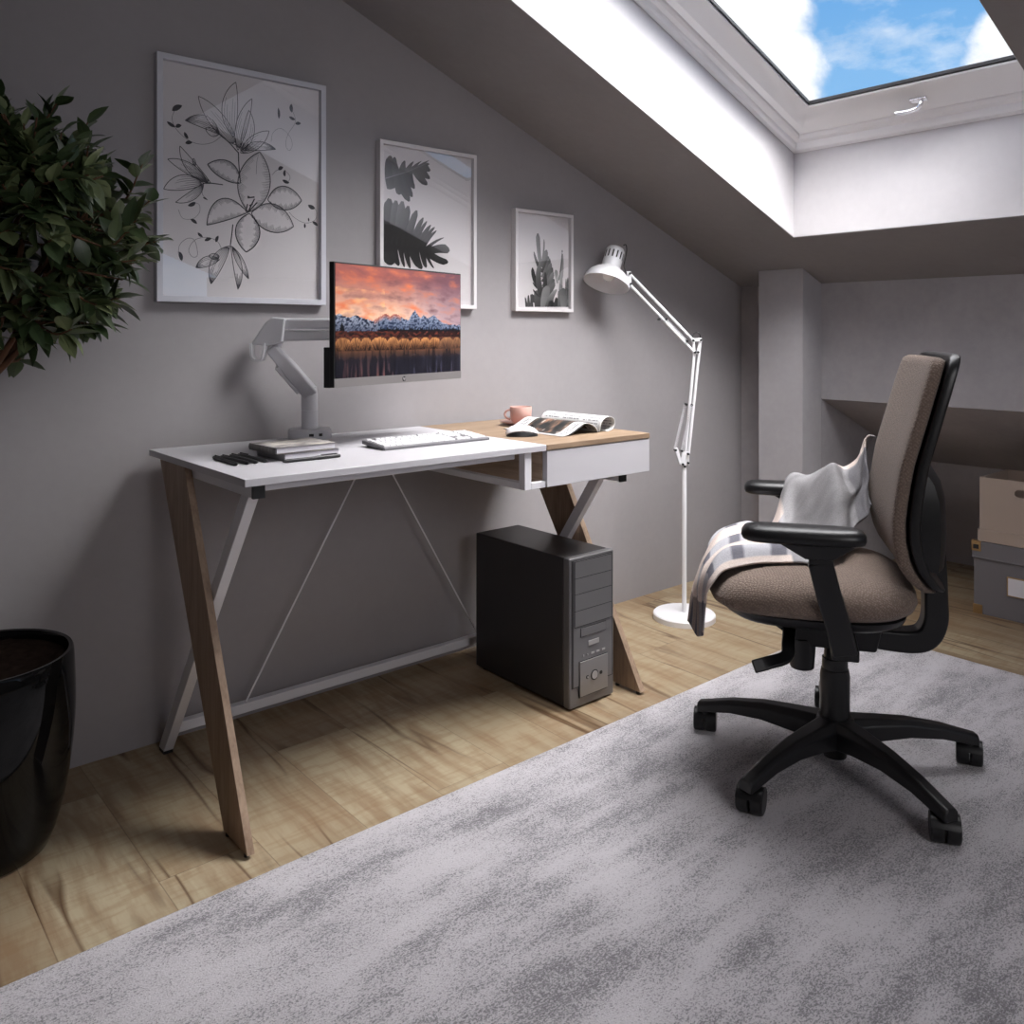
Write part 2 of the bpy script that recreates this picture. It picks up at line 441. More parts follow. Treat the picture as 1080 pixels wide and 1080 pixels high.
# ------------------------------------------------------------------ desk
desk = thing('desk', 'white and oak writing desk with crossed legs and one white drawer, against the wall', 'desk', (1.305, -.32, 0))
D = Vector(desk.location)
def L(*p): return tuple(Vector(p)-D)
def dbox(m, lo, hi): return m.box(L(*lo), L(*hi))
m = MB(); dbox(m, (.695, -.61, .734), (1.506, -.03, .75)); m.build('desktop', M['white'], desk, bev=.0015)['label'] = 'white main desktop'
m = MB(); dbox(m, (1.508, -.61, .735), (1.914, -.03, .75)); m.build('desktop', M['oak_x'], desk, bev=.0015)['label'] = 'oak top over the drawer'
m = MB(); dbox(m, (1.510, -.608, .639), (1.914, -.590, .7335)); m.build('drawer', M['white'], desk, bev=.0012)['label'] = 'white drawer front'
# drawer box
m = MB(); dbox(m, (1.5085, -.5895, .655), (1.5225, -.05, .7335)); dbox(m, (1.896, -.588, .642), (1.910, -.05, .7335)); dbox(m, (1.5226, -.064, .655), (1.895, -.05, .7335)); dbox(m, (1.5085, -.588, .642), (1.895, -.05, .6548))
m.build('drawer_case', M['oak_y'], desk, bev=.001)
# steel loop in front and below the drawer case
m = MB(); dbox(m, (1.437, -.603, .638), (1.460, -.580, .7335)); dbox(m, (1.4605, -.603, .638), (1.5095, -.5885, .655))
dbox(m, (1.437, -.5795, .638), (1.460, -.05, .655)); dbox(m, (1.437, -.075, .6555), (1.460, -.05, .7335))
m.build('bracket', M['white_metal'], desk, bev=.0015)
# rails under the top
for x, y0, z in ((.727, -.597, .7085), (1.842, -.565, .612)):
    m = MB(); dbox(m, (x-.0125, y0, z), (x+.0125, -.06, z+.0255)); m.build('side_rail', M['white_metal'], desk, bev=.0015)
    m = MB(); dbox(m, (x-.013, y0-.008, z-.001), (x+.013, y0, z+.0265)); m.build('end_cap', M['black'], desk, bev=.001)
m = MB(); dbox(m, (.740, -.565, .714), (1.436, -.54, .7335)); m.build('cross_rail', M['white_metal'], desk, bev=.0015)
m = MB(); dbox(m, (.740, -.085, .708), (1.436, -.06, .7335)); m.build('cross_rail', M['white_metal'], desk, bev=.0015)
# steel legs: slant from the front top to the wall
for x, zt, ytop in ((.727, .7085, -.565), (1.842, .612, -.475)):
    yb = -.062; k = (ytop-yb)/zt; w = .024; hw = .0155
    m = MB(); m.prism([(ytop-hw-D.y, zt), (ytop+hw*1.4-D.y, zt), (yb+hw*1.4-D.y, .008), (yb-hw-D.y, .008)], 0, x-w/2-D.x, x+w/2-D.x)
    m.build('leg', M['white_metal'], desk, bev=.0015)['label'] = 'white steel leg'
    m = MB(); dbox(m, (x-.011, yb-.014, 0), (x+.011, yb+.018, .0082)); m.build('foot', M['black'], desk)
# oak legs: slant the other way
for x, yt0, yt1, yb0, yb1, zt in ((.697, -.106, -.270, -.497, -.617, .7335), (1.872, -.118, -.268, -.505, -.612, .638)):
    m = MB(); m.prism([(yt0-D.y, zt), (yt1-D.y, zt), (yb1-D.y, .008), (yb0-D.y, .008)], 0, x-.001-D.x, x+.019-D.x) if x > 1 else \
        m.prism([(yt0-D.y, zt), (yt1-D.y, zt), (yb1-D.y, .008), (yb0-D.y, .008)], 0, x-D.x, x+.0160-D.x)
    o = m.build('leg', M['oak_z'], desk, bev=.001); o['label'] = 'oak board leg'
    for yb in (yb0-.012, yb1+.016):
        m = MB(); m.cyl(L(x+.006, yb, 0), L(x+.006, yb, .0085), .006, seg=12); m.build('foot', M['black'], desk)
# stretcher and the two thin steel braces
m = MB(); dbox(m, (.740, -.072, .041), (1.829, -.048, .066)); m.build('stretcher', M['white_metal'], desk, bev=.0015)
for xe in (.934, 1.712):
    m = MB(); m.cyl(L(1.325+(.01 if xe > 1.3 else -.01), -.06, .709), L(xe, -.06, .066), .0025, seg=8); m.build('brace', M['white_metal'], desk)

# ------------------------------------------------------------------ computer tower
tw = thing('computer_tower', 'dark grey desktop computer tower standing on the floor under the desk drawer', 'computer', (1.7305, -.35, 0))
w2, yf, yb_, H_ = .0875, -.21, .212, .418
m = MB(); m.box((-w2, yf+.03, .006), (w2, yb_, H_)); m.build('case', M['gun'], tw, bev=.004)
m = MB(); m.box((-w2-.001, yf+.004, .004), (w2+.001, yf+.0298, H_+.001)); m.build('front_panel', M['gun_front'], tw, bev=.005)
def fp(name, u0, u1, d0, d1, y0, y1, mat, bev=.001):
    m = MB(); m.box((-w2+u0*2*w2, yf+y0, H_-d1), (-w2+u1*2*w2, yf+y1, H_-d0)); return m.build(name, mat, tw, bev=bev)
fp('bezel', .035, .965, .006, .358, .0025, .005, M['gun'], .0005)
fp('bezel_inset', .065, .94, .008, .355, .0012, .003, M['gun_front'], .0005)
ds = [.010, .056, .1, .146, .190]
fp('drive_bay', .080, .930, .0092, .1912, .0003, .0014, M['line'], .0003)
for k in range(4): fp('drive_cover', .088, .922, ds[k]+.0010, ds[k+1]-.0010, -.0008, .0012, M['gun_front'], 0)
fp('card_slot', .215, .80, .196, .222, .0004, .0014, M['line'], .0003); fp('card_slot_cover', .225, .79, .1975, .2205, -.0006, .0012, M['gun_front'], .0004)
fp('badge', .39, .63, .237, .251, -.0016, .0013, M['gun_light'], .002)
for u in (.27, .36, .45, .57, .70): fp('port', u, u+(.025 if u < .4 else .075), .272, .277, -.0004, .0013, M['gun_light'], .0004)
fp('power_plate_gap', .185, .835, .287, .388, .0002, .0014, M['line'], .0003)
fp('power_plate', .193, .827, .289, .386, -.0022, .0012, M['gun_plate'], .0015)
for u, r, mt, nm in ((.515, .0145, 'line', 'power_button_ring'), (.515, .0115, 'gun_light', 'power_button'), (.355, .005, 'line', 'indicator'), (.665, .005, 'line', 'indicator'), (.355, .0028, 'gun_light', 'indicator_light')):
    y1 = yf-.0022-(.0012 if mt == 'line' else .0024)
    m = MB(); m.cyl((-w2+u*2*w2, yf-.002, H_-.336), (-w2+u*2*w2, y1, H_-.336), r, seg=24); m.build(nm, M[mt], tw)
for sx in (-1, 1):
    for yy in (yf+.04, yb_-.03):
        m = MB(); m.cyl((sx*(w2-.02), yy, 0), (sx*(w2-.02), yy, .0065), .012, seg=16); m.build('foot', M['black'], tw)

# ------------------------------------------------------------------ monitor
mang = math.atan2(.156, .495)
mon = thing('monitor', 'slim flat monitor with black edges showing a mountain lake sunset', 'monitor', (.997, -.418, .909), mang)
WM, HM = .519, .301; CH = .021
m = MB(); m.box((0, .001, 0), (WM, .016, HM)); m.build('housing', M['black'], mon, bev=.0015)
m = MB(); m.box((0.001, .016, -.001), (WM-.001, .036, HM*.32)); m.box((.12, .016, .06), (WM-.12, .030, HM-.06)); m.build('rear_cover', M['black'], mon, bev=.002)
m = MB(); m.box((.0005, -.0006, 0.0003), (WM-.0005, .001, CH)); m.build('chin', M['chin'], mon, bev=.0006)
# screen picture, painted into the mesh colours
def fbm(x, y, o=4, s=0.):
    v, a, f = 0., .5, 1.
    for _ in range(o):
        v += a*mnoise.noise(Vector((x*f, y*f, s))); a *= .5; f *= 2.1
    return v
def lerp3(a, b, t): t = max(0, min(1, t)); return tuple(x+(y-x)*t for x, y in zip(a, b))
pk = [(0, .585), (.03, .60), (.06, .575), (.10, .565), (.14, .592), (.17, .57), (.26, .54), (.32, .585), (.36, .612), (.39, .585), (.43, .612), (.46, .598), (.50, .565), (.54, .555), (.57, .62), (.592, .652), (.61, .615), (.64, .575), (.665, .605), (.70, .575), (.755, .61), (.80, .56), (.85, .525), (.92, .515), (1., .51)]
px_, py_ = [p[0] for p in pk], [p[1]-.035 for p in pk]
def screen_col(u, v):
    ridge = interp(u, px_, py_)+.012*fbm(u*40, 3, 3)
    if v > ridge:
        t = (v-ridge)/(1-ridge)
        warm = (214, 168, 138); top = (150, 82, 74); 
        c = lerp3(lerp3(warm, (190, 158, 152), (u-.4)*2.5), lerp3(top, (104, 66, 74), (u-.4)*2.2), t*1.25)
        c = lerp3(c, (110, 92, 110), max(0, (u-.5)*1.3)*(1-t)*.9)
        n = fbm(u*7+v*2, v*13, 5, 2.)
        c = lerp3(c, (206, 104, 66), max(0, n*2.6-.1)*(1-.35*u)); c = lerp3(c, (92, 62, 70), max(0, -n*2.2-.05)*(.5+.4*u))
        if u < .35 and t < .55: c = lerp3(c, (242, 176, 104), max(0, fbm(u*9, v*16, 3, 7.))*1.5)
    elif v > .41+.012*fbm(u*18, 1, 3):
        q = mnoise.noise(Vector((u*26+v*16, v*30-u*10, 5)))*.6+.4*mnoise.noise(Vector((u*60-v*30, v*70, 2)))
        rg = 1-2.4*abs(q); h_ = (v-.41)/max(.02, ridge-.41)
        c = lerp3((30, 33, 46), (168, 172, 186), (rg-.35)*1.5*(.45+.7*h_))
        c = lerp3(c, (46, 70, 112), .34 if u > .3 else .18)
        if v > ridge-.05 and .27 < u < .48: c = lerp3(c, (206, 96, 62), .75*max(0, 1-(ridge-v)/.05))
        tree = .425+.07*max(0, mnoise.noise(Vector((u*85, 0, 9))))+.03*max(0, fbm(u*20, 4, 2))
        if (v < tree+.005 and u > .30) or (v < .49 and abs(u-.045) < .020*(1-(v-.41)/.085)): c = (18, 22, 28)
    elif v > .355:
        c = lerp3((38, 22, 22), (98, 44, 32), fbm(u*34, v*40, 3)*1.8+.4-(.25 if u > .45 else 0))
    elif v > .238:
        k = u*11+.35*mnoise.noise(Vector((u*6, 0, 4))); t_ = (k % 1)*2-1; arch = math.sqrt(max(0, 1-t_*t_)); s_ = .5+.5*mnoise.noise(Vector((math.floor(k)*3.1, 2, 2)))
        top_ = .292+.05*arch+.02*s_
        if v > top_: c = lerp3((44, 26, 24), (104, 54, 38), fbm(u*34, v*40, 3)*1.5+.4)
        else:
            st_ = mnoise.noise(Vector((t_*9/(.35+abs(v-.22)*6), math.floor(k), v*10)))
            c = lerp3((40, 24, 20), (196, 128, 72), (v-.245)/(top_-.245)*.75+st_*.55+.02+.12*s_)
            if u > .8: c = lerp3(c, (80, 58, 50), .4)
    else:
        d = (.238-v)/.238
        n = fbm(u*42, v*2.5, 3, 8.)
        c = lerp3((92, 58, 40), (24, 23, 32), d*2.6)
        c = lerp3(c, (104, 102, 132), max(0, n*1.3)*d*(.3+.7*u))
        if u < .42: c = lerp3(c, (186, 98, 72), max(0, n*1.6+.05)*d*.8)
        c = lerp3(c, (12, 12, 18), max(0, -n*1.6))
    L_ = sum(c)/3; c = tuple((x+(L_-x)*.12)*.93 for x in c)
    return srgb(*[max(0, min(255, x)) for x in c])
m = MB(); bx, bz = .004, .004
m.grid(lambda u, v: (bx+(WM-2*bx)*u, -.0002, CH+.001+(HM-CH-bz-.001)*v), 250, 130, screen_col)
M['screen'] = vcol('lit_screen', .25, emit=.52)
m.build('screen', M['screen'], mon, recalc=False)
lg = thing  # (no-op alias)
m = MB(); m.cyl((WM/2, -.0012, CH*.48), (WM/2, .0, CH*.48), .0068, seg=28); lo = m.build('logo', M['line'], mon)
fc = bpy.data.curves.new('logo_letters', 'FONT'); fc.body = 'hp'; fc.size = .0105; fc.shear = .3; fc.extrude = .0002; fc.align_x = 'CENTER'
ft = bpy.data.objects.new('logo_letters_text', fc); link(ft); bpy.context.view_layer.update()
lm = bpy.data.meshes.new_from_object(ft.evaluated_get(bpy.context.evaluated_depsgraph_get())); bpy.data.objects.remove(ft)
fo = bpy.data.objects.new('letters', lm); link(fo, lo); fo.location = (WM/2, -.0014, CH*.48-.0022); fo.rotation_euler = (R(90), 0, 0); lm.materials.clear(); lm.materials.append(M['gun_light'])

# ------------------------------------------------------------------ monitor arm
M['ghost'] = simple('pale_translucent_plastic', srgb(206, 205, 210), .35, var=.02)
_b = M['ghost'].node_tree.nodes['Principled BSDF']; _b.inputs['Alpha'].default_value = .72
arm = thing('monitor_stand', 'pale grey clamp-on monitor arm with round base, standing at the desk rear', 'monitor arm', (1.106, -.082, .7502))
AO = Vector(arm.location)
rv = Vector((math.cos(YAW), -math.sin(YAW), 0)); fv = Vector((math.sin(YAW), math.cos(YAW), 0))
def ap(x, y, z): return rv*x + fv*y + Vector((0, 0, z))     # arm space: x along the arm's own swing plane
m = MB(); m.lathe([(0, 0), (.0585, 0), (.0585, .021), (.056, .026), (0, .026)], seg=48); m.build('base', M['ghost'], arm, smooth=40)
for dx in (.018, .038):
    q = Matrix.Translation((0, 0, .0135)) @ Matrix.Rotation(-YAW, 4, 'Z')
    m = MB(); a = math.asin(dx/.0585); m.box((dx-.006, -.0605*math.cos(a), -.003), (dx+.006, -.03, .004), q); m.build('usb_port', M['line'], arm)
m = MB(); m.lathe([(.0225, .0262), (.0225, .077)], seg=32, cap=True); m.build('post', M['ghost'], arm, smooth=40)
m = MB(); m.lathe([(.0225, .0775), (.0225, .118), (.019, .142)], seg=32, cap=True); m.build('post_collar', M['ghost'], arm, smooth=40)
E1 = ap(-.103, -.06, .262)
m = MB(); P0, P1 = ap(.006, 0, .120), E1+ap(.012, 0, -.01)
dv = (P1-P0).normalized(); sd = dv.cross(fv).normalized()
m.bar([P0+dv*.0, P0.lerp(P1, .5), P1], [.040, .040, .030], [.042, .040, .03], sd); m.build('lower_arm', M['ghost'], arm, bev=.006, seg=3)
m = MB(); off = -sd*.016 if (-sd).dot(rv) < 0 else sd*.016
a0, a1 = P0.lerp(P1, .16)+off, P0.lerp(P1, .70)+off
m.bar([a0, a1], .022, .036, sd); m.build('arm_cover', M['ghost'], arm, bev=.003)
m = MB(); m.lathe([(.013, -.045), (.013, .03)], Matrix.Translation(E1+ap(.03, 0, .035)), seg=24, cap=True); m.build('joint_pin', M['ghost'], arm)
m = MB()   # elbow hood: sloped block
poly = [(-.035, -.008), (.012, -.012), (.05, .0), (.058, .062), (.024, .066), (.004, .05)]
m.hexa([E1+ap(x, -.026, z+.004) for x, z in poly], [E1+ap(x, .026, z+.004) for x, z in poly]); m.build('elbow', M['ghost'], arm, bev=.005, seg=3)
m = MB(); hk = [(-.032, .0), (-.03, -.035), (-.018, -.045), (-.004, -.042), (.002, -.02), (.004, .0)]
m.bar([E1+ap(x, -.02, z) for x, z in catmull([(a, b, 0) for a, b in hk], 16) for _ in (0,)] if False else [E1+ap(p.x, -.02, p.y) for p in catmull([(a, b, 0) for a, b in hk], 16)], .03, .005, fv); m.build('cable_hook', M['ghost'], arm)
mc = Vector((.997, -.418, 0)).lerp(Vector((1.492, -.262, 0)), .5); mn = Vector((-math.sin(mang), math.cos(mang), 0))
tip = Vector((mc.x, mc.y, 1.052))+mn*.070-AO
s0 = E1+ap(.04, 0, .036)
m = MB(); hd = (tip-s0); hd.z = 0; hd.normalize(); sdv = hd.cross(Vector((0, 0, 1)))
m.bar([s0+Vector((0, 0, .016)), s0.lerp(tip, .5)+Vector((0, 0, .014)), tip+Vector((0, 0, .010))], .034, [.030, .030, .028], sdv); m.build('upper_arm', M['ghost'], arm, bev=.008, seg=3)
m = MB(); m.bar([s0+Vector((0, 0, -.016)), s0.lerp(tip, .5)+Vector((0, 0, -.016)), tip+Vector((0, 0, -.014))], .028, [.030, .028, .024], sdv); m.build('upper_arm_cover', M['ghost'], arm, bev=.006, seg=3)
m = MB(); m.cyl(tip+Vector((0, 0, -.035)), tip+Vector((0, 0, .03)), .017, seg=24); m.build('tilt_joint', M['ghost'], arm)
q = Matrix.Translation(tip-mn*.0) @ Matrix.Rotation(mang, 4, 'Z')
m = MB(); m.box((-.05, -.030, -.05), (.05, -.024, .05), q); m.box((-.018, -.024, -.02), (.018, .0, .02), q); m.build('mounting_plate', M['ghost'], arm, bev=.002)
# ------------------------------------------------------------------ things on the desk
ZT = .7502
def book(name, label, x0, x1, y0, y1, z, h, rz, colfn):
    cx, cy = (x0+x1)/2, (y0+y1)/2; w, d = (x1-x0)/2, (y1-y0)/2
    t = thing(name, label, 'book', (cx, cy, z), R(rz), 'books on the desk')
    m = MB(); m.box((-w+.004, -d+.003, .0016), (w-.003, d-.003, h-.0016)); m.build('page_block', M['bookpaper'], t)
    m = MB()
    for zz in (0, h-.0015):
        m.grid(lambda u, v: (-w+2*w*u, -d+2*d*v, zz+(.0015 if zz else 0)), 40, 40, colfn)
    m.grid(lambda u, v: (-w-.0002-.002*math.sin(math.pi*v), -d+2*d*u, h*v), 40, 6, lambda u, v: colfn(.02, u))
    m.build('cover', M['cover'], t, recalc=False, smooth=180)
    return t
def cov_a(u, v):
    n = fbm(u*5, v*9, 5, 3.); n2 = fbm(u*2, v*6, 3, 9.)
    c = lerp3((168, 163, 160), (84, 78, 76), n*2.2+.25); c = lerp3(c, (206, 200, 188), max(0, n2*3))
    if u < .06: c = lerp3(c, (110, 108, 110), .6)
    return srgb(*c)
def cov_b(u, v): 
    n = fbm(u*4, v*4, 3, 5.); return srgb(*lerp3((158, 156, 160), (132, 130, 134), n+.5))
book('book', 'lower grey closed book lying on the white desktop', .858, 1.005, -.432, -.305, ZT, .0158, 3, cov_b)
book('book', 'upper book with a mottled grey and beige cover on the stack', .838, .995, -.432, -.305, ZT+.0162, .0150, 3, cov_a)
def pen(name, label, p0, p1, r, group=None):
    p0, p1 = Vector(p0), Vector(p1); d = (p1-p0); ln = d.length; a = math.atan2(d.y, d.x)
    t = thing(name, label, 'pen', p0, a, group)
    X = Matrix.Rotation(R(90), 4, 'Y')
    m = MB(); m.lathe([(0, 0), (r*.55, .001), (r*.9, .006), (r, .010), (r, ln*.60)], Matrix.Translation((0, 0, r)) @ X, seg=16); m.build('barrel', M['black'], t, smooth=50)
    m = MB(); m.lathe([(r*1.12, ln*.60), (r*1.12, ln-.006), (r*.9, ln), (0, ln)], Matrix.Translation((0, 0, r)) @ X, seg=16, cap=True); m.build('cap', M['black_sat'], t, smooth=50)
    m = MB(); m.box((ln*.66, -.0016, 2*r+.0008), (ln-.008, .0016, 2*r+.003)); m.box((ln-.014, -.0016, r), (ln-.008, .0016, 2*r+.003)); m.build('clip', M['black_sat'], t, bev=.0006)
    return t
for k, (xa, xb, ya, yb, pos) in enumerate(((.752, .752, -.300, -.436, 'closest to the left desk edge'), (.778, .768, -.302, -.438, 'second from the desk end'),
                                ((.798), .792, -.298, -.437, 'third from the desk end'), (.822, .812, -.297, -.432, 'nearest the books'))):
    pen('marker_pen', 'black pen in a row of four, '+pos, (xa, yb, ZT), (xb+.002, ya, ZT), .0040, 'black pens in a row on the desktop')
pen('marker_pen', 'black marker pen lying crosswise in front of the stacked books', (.845, -.462, ZT), (.988, -.462, ZT), .0042)

# keyboard
M['kb_case'] = simple('keyboard_tray', srgb(104, 103, 106), .45, var=.02)
M['kb_keys'] = simple('keycaps', srgb(214, 213, 216), .4, var=.01)
kb = thing('keyboard', 'slim white full-size keyboard on the white desktop', 'keyboard', (1.290, -.384, ZT), R(0))
kw, kd = .166, .054
m = MB(); m.hexa([(-kw, -kd, 0), (kw, -kd, 0), (kw, kd, .006), (-kw, kd, .006)], [(-kw, -kd, .007), (kw, -kd, .007), (kw, kd, .0165), (-kw, kd, .0165)])
m.build('case', M['kb_case'], kb, bev=.002)
m = MB(); sl = (.0165-.007)/(2*kd)
def key(u0, u1, v0, v1, h=.0032):
    x0, x1 = -kw+.006+u0, -kw+.006+u1; y0, y1 = kd-.006-v1, kd-.006-v0
    zf = lambda y: .007+(y+kd)*sl
    m.hexa([(x0, y0, zf(y0)+.0002), (x1, y0, zf(y0)+.0002), (x1, y1, zf(y1)+.0002), (x0, y1, zf(y1)+.0002)],
           [(x0+.001, y0+.001, zf(y0)+h), (x1-.001, y0+.001, zf(y0)+h), (x1-.001, y1-.001, zf(y1)+h), (x0+.001, y1-.001, zf(y1)+h)])
pu = .0147; g_ = .0011
def row(widths, x, v, h=pu):
    for w in widths:
        if w > 0: key(x, x+w*pu-g_, v, v+h-g_)
        x += abs(w)*pu
rows = [0, .0185, .0185+pu, .0185+2*pu, .0185+3*pu, .0185+4*pu]
for x, n in ((0, 1), (1.8, 4), (6.2, 4), (10.6, 4)):
    row([1]*n, x*pu, 0, .0125)
row([1]*13+[2], 0, rows[1]); row([1.5]+[1]*12+[1.5], 0, rows[2]); row([1.8]+[1]*11+[2.2], 0, rows[3]); row([2.3]+[1]*10+[2.7], 0, rows[4]); row([1.3, 1.2, 1.3, 6.2, 1.3, 1.2, 1.3, 1.2], 0, rows[5])
X1 = 15.35*pu
row([1]*3, X1, 0, .0125); row([1]*3, X1, rows[1]); row([1]*3, X1, rows[2]); row([-1, 1], X1, rows[4]); row([1]*3, X1, rows[5])
X2 = 18.75*pu; s2 = (2*kw-.012-X2)/4/pu
for r_ in range(1, 6): row([s2]*4 if r_ != 5 else [2*s2, s2, s2], X2, rows[r_])
row([s2]*4, X2, 0, .0125)
m.build('keys', M['kb_keys'], kb)
m = MB(); m.box((-kw+.01, kd-.016, 0), (-kw+.03, kd-.008, .0062)); m.box((kw-.03, kd-.016, 0), (kw-.01, kd-.008, .0062)); m.box((-kw+.01, -kd+.002, -.0), (kw-.01, -kd+.008, .0004)); m.build('feet', M['black'], kb)

# mouse
ms = thing('computer_mouse', 'white and black cordless computer mouse on the oak desktop', 'mouse', (1.583, -.425, ZT), R(-32))
def mouse_pt(u, th, s=1., z0=0.):
    a = (u-.5)*2; w = .030*(1-abs(a)**2.6*.55)*math.sqrt(max(0, 1-abs(a)**6)); hh = .029*(1-.32*(a+.15)**2)*max(.0, 1-abs(a)**5)**.5
    return Vector((a*.048, w*math.cos(th)*s, z0+hh*max(0, math.sin(th))))
m = MB()
m.rings([[mouse_pt(i/24, math.pi*k/20) for k in range(21)] for i in range(1, 24)], cap=True); m.build('body', M['black_sat'], ms, smooth=60)
m = MB()
def top(u, v):
    p = mouse_pt(.03+.94*u, math.pi*(.5+(v-.5)*.76*(1-.12*math.sin(math.pi*u))))
    return p+Vector((0, 0, .0012))
m.grid(top, 24, 16); m.build('top_shell', M['white_plastic'], ms, solid=.0015, smooth=180)
m = MB(); p = mouse_pt(.78, math.pi/2); m.cyl(p+Vector((0, -.003, .001)), p+Vector((0, .003, .001)), .006, seg=16); m.build('scroll_wheel', M['black'], ms)

# cup and saucer
CP = (1.768, -.208)
sc = thing('saucer', 'dusty pink round saucer under the cup on the oak desktop', 'saucer', (CP[0], CP[1], ZT))
m = MB(); m.lathe([(0, 0), (.036, 0), (.040, .003), (.060, .0085), (.0655, .0115), (.0655, .0130), (.060, .0112), (.040, .0062), (.028, .0048), (0, .0048)], seg=48); m.build('plate', M['pink'], sc, smooth=50)
cu = thing('teacup', 'dusty pink teacup with a ring handle standing on its saucer', 'cup', (CP[0], CP[1], ZT+.0052))
m = MB(); m.lathe([(0, .0), (.020, 0), (.024, .002), (.030, .009), (.0335, .022), (.0345, .052), (.0338, .0528), (.0325, .051), (.031, .022), (.026, .010), (0, .007)], seg=48); m.build('bowl', M['pink'], cu, smooth=50)
m = MB(); hd = -rv
m.tube([hd*(.0325+.017*math.sin(a)*1.05)+Vector((0, 0, .028+.0145*math.cos(a))) for a in [math.pi*k/16 for k in range(17)]], .0036, seg=10); m.build('handle', M['pink'], cu, smooth=60)
m = MB(); m.lathe([(0, .040), (.0318, .040)], seg=40); m.build('drink', simple('dark_tea', srgb(70, 36, 26), .15), cu)

# open magazine
mg = thing('magazine', 'open glossy magazine with a curled right page beside the mouse', 'magazine', (1.803, -.385, ZT), R(2))
def pagecol(side):
    def f(u, v):      # u from spine outwards, v along spine (0 near the desk front)
        g = 206
        if side == 'L':
            if .10 < u < .93 and .16 < v < .80:
                # colour photo block
                n = fbm(u*5, v*12, 3, 4.); st_ = math.sin(v*30+u*5+n*3)
                c = lerp3((34, 36, 36), (176, 128, 102), n*1.6+.22+.34*st_); 
                if n > .25: c = (186, 178, 170)
                if .25 < u < .34 and .3 < v < .36: c = (120, 150, 60)
                return srgb(*c)
            if .1 < u < .93 and (v > .84 and v < .95 or .04 < v < .13): return srgb(84, 84, 88) if int(v*170) % 2 and random.random() < .75 else srgb(g, g, g)
            return srgb(g, g, g)
        cols = (u*3.2) % 1
        if .05 < u < .95 and .05 < v < .95 and .1 < ((v*3) % 1) < .92 and u > .1:
            return srgb(92, 92, 96) if int(u*64) % 2 and random.random() < .8 else srgb(g, g, g)
        return srgb(g, g, g)
    return f
PL = .125
# left page profile in (x, z): arched; right page: rises then rolls under
lp = catmull([(0, 0, .0015), (-.006, 0, .012), (-.028, 0, .026), (-.060, 0, .030), (-.095, 0, .016), (-.125, 0, .004), (-.152, 0, .0012)], 40)
rp = catmull([(.002, 0, .0015), (.006, 0, .020), (.018, 0, .036), (.040, 0, .0435), (.062, 0, .038), (.070, 0, .022), (.060, 0, .007), (.040, 0, .0015), (.026, 0, .0025)], 48)
def sheet(path, side, name, label=None):
    m = MB()
    def fn(u, v):
        q = path[min(len(path)-1, int(round(u*(len(path)-1))))]
        return (q.x+(.010*(v-.5) if side == 'L' else 0), -PL+2*PL*v, q.z+(.002*math.sin(v*3.1) if side == 'L' else 0)*min(1, u*4)*(1-u))
    m.grid(fn, len(path)-1, 120, pagecol(side)); o = m.build(name, M['page'], mg, recalc=False, solid=.0016, smooth=180)
    if label: o['label'] = label
sheet(lp, 'L', 'page', 'photo page arched up beside the mouse'); sheet(rp, 'R', 'page', 'text page rolled under itself')
m = MB(); 
def cv(u, v): q = lp[int(round(u*(len(lp)-1)))]; return (q.x*.99, -PL+.001+2*(PL-.001)*v, max(.0012, q.z-.0022))
m.grid(cv, len(lp)-1, 6); m.build('cover', M['black'], mg, solid=.001, smooth=180)

# ------------------------------------------------------------------ floor lamp
LX = Vector((2.499, -.275, 0))
lamp = thing('floor_lamp', 'white jointed floor lamp with round base and tilted bowl shade', 'lamp', LX, -YAW)
KS = .003437
def lq(px, py, y=0.): return Vector(((px-725.5)*KS, y, 1.04-(py-351)*KS))
m = MB(); m.lathe([(0, 0), (.112, 0), (.112, .018), (.108, .022), (0, .024)], seg=64); m.build('base', M['white_plastic'], lamp, smooth=30)
m = MB(); m.tube([(0, 0, .022), (0, 0, .54), (0, 0, .56), (0, 0, .57)], [.0085, .0085, .006, .006], seg=16); m.build('pole', M['white_plastic'], lamp, smooth=50)
def plate(name, pts, th=.012, y=0, mat='white_plastic'):
    m = MB(); m.hexa([lq(a, b, y-th/2) for a, b in pts], [lq(a, b, y+th/2) for a, b in pts]); return m.build(name, M[mat], lamp, bev=.0015)
plate('lower_bracket', [(722.5, 477), (730.5, 477), (730.5, 491.5), (724, 492.5), (721, 490.5)])
plate('bracket_arm', [(715, 473.5), (718.5, 472.5), (723.5, 489.5), (720.5, 490.5)], .010)
plate('elbow_bracket', [(732.8, 356.9), (744.2, 356.6), (744.2, 360.2), (732.8, 360.4)], .010)
plate('elbow_link', [(733.6, 359.5), (736.4, 359.5), (737.6, 373.6), (734.9, 373.6)], .008)
plate('elbow_link', [(741.2, 359.5), (743.6, 359.5), (740.4, 373.6), (738, 373.6)], .008)
plate('head_bracket', [(664.5, 286), (669, 286), (669.5, 302), (665, 303.5)], .010)
def rod(name, a, b, r=.0052, y=0): m = MB(); m.tube([lq(*a, y), lq(*b, y)], r, seg=10); m.build(name, M['white_plastic'], lamp, smooth=60)
rod('arm_rod', (726.6, 479), (736.2, 372.5)); rod('arm_rod', (730.2, 479), (742.6, 359))
rod('arm_rod', (667.8, 288.6), (734.2, 358.2)); rod('arm_rod', (668.6, 300.6), (736.4, 372))
def spring(a, b, y):
    m = MB(); A_, B_ = lq(*a, y), lq(*b, y); d = B_-A_; u = d.cross(Vector((0, 1, 0))).normalized(); v = Vector((0, 1, 0)); n = 26*9
    m.tube([A_+d*(i/n)+u*(.0050*math.cos(2*math.pi*i/9))+v*(.0050*math.sin(2*math.pi*i/9)) for i in range(n+1)], .0012, seg=4); m.build('spring', M['white_metal'], lamp, smooth=180)
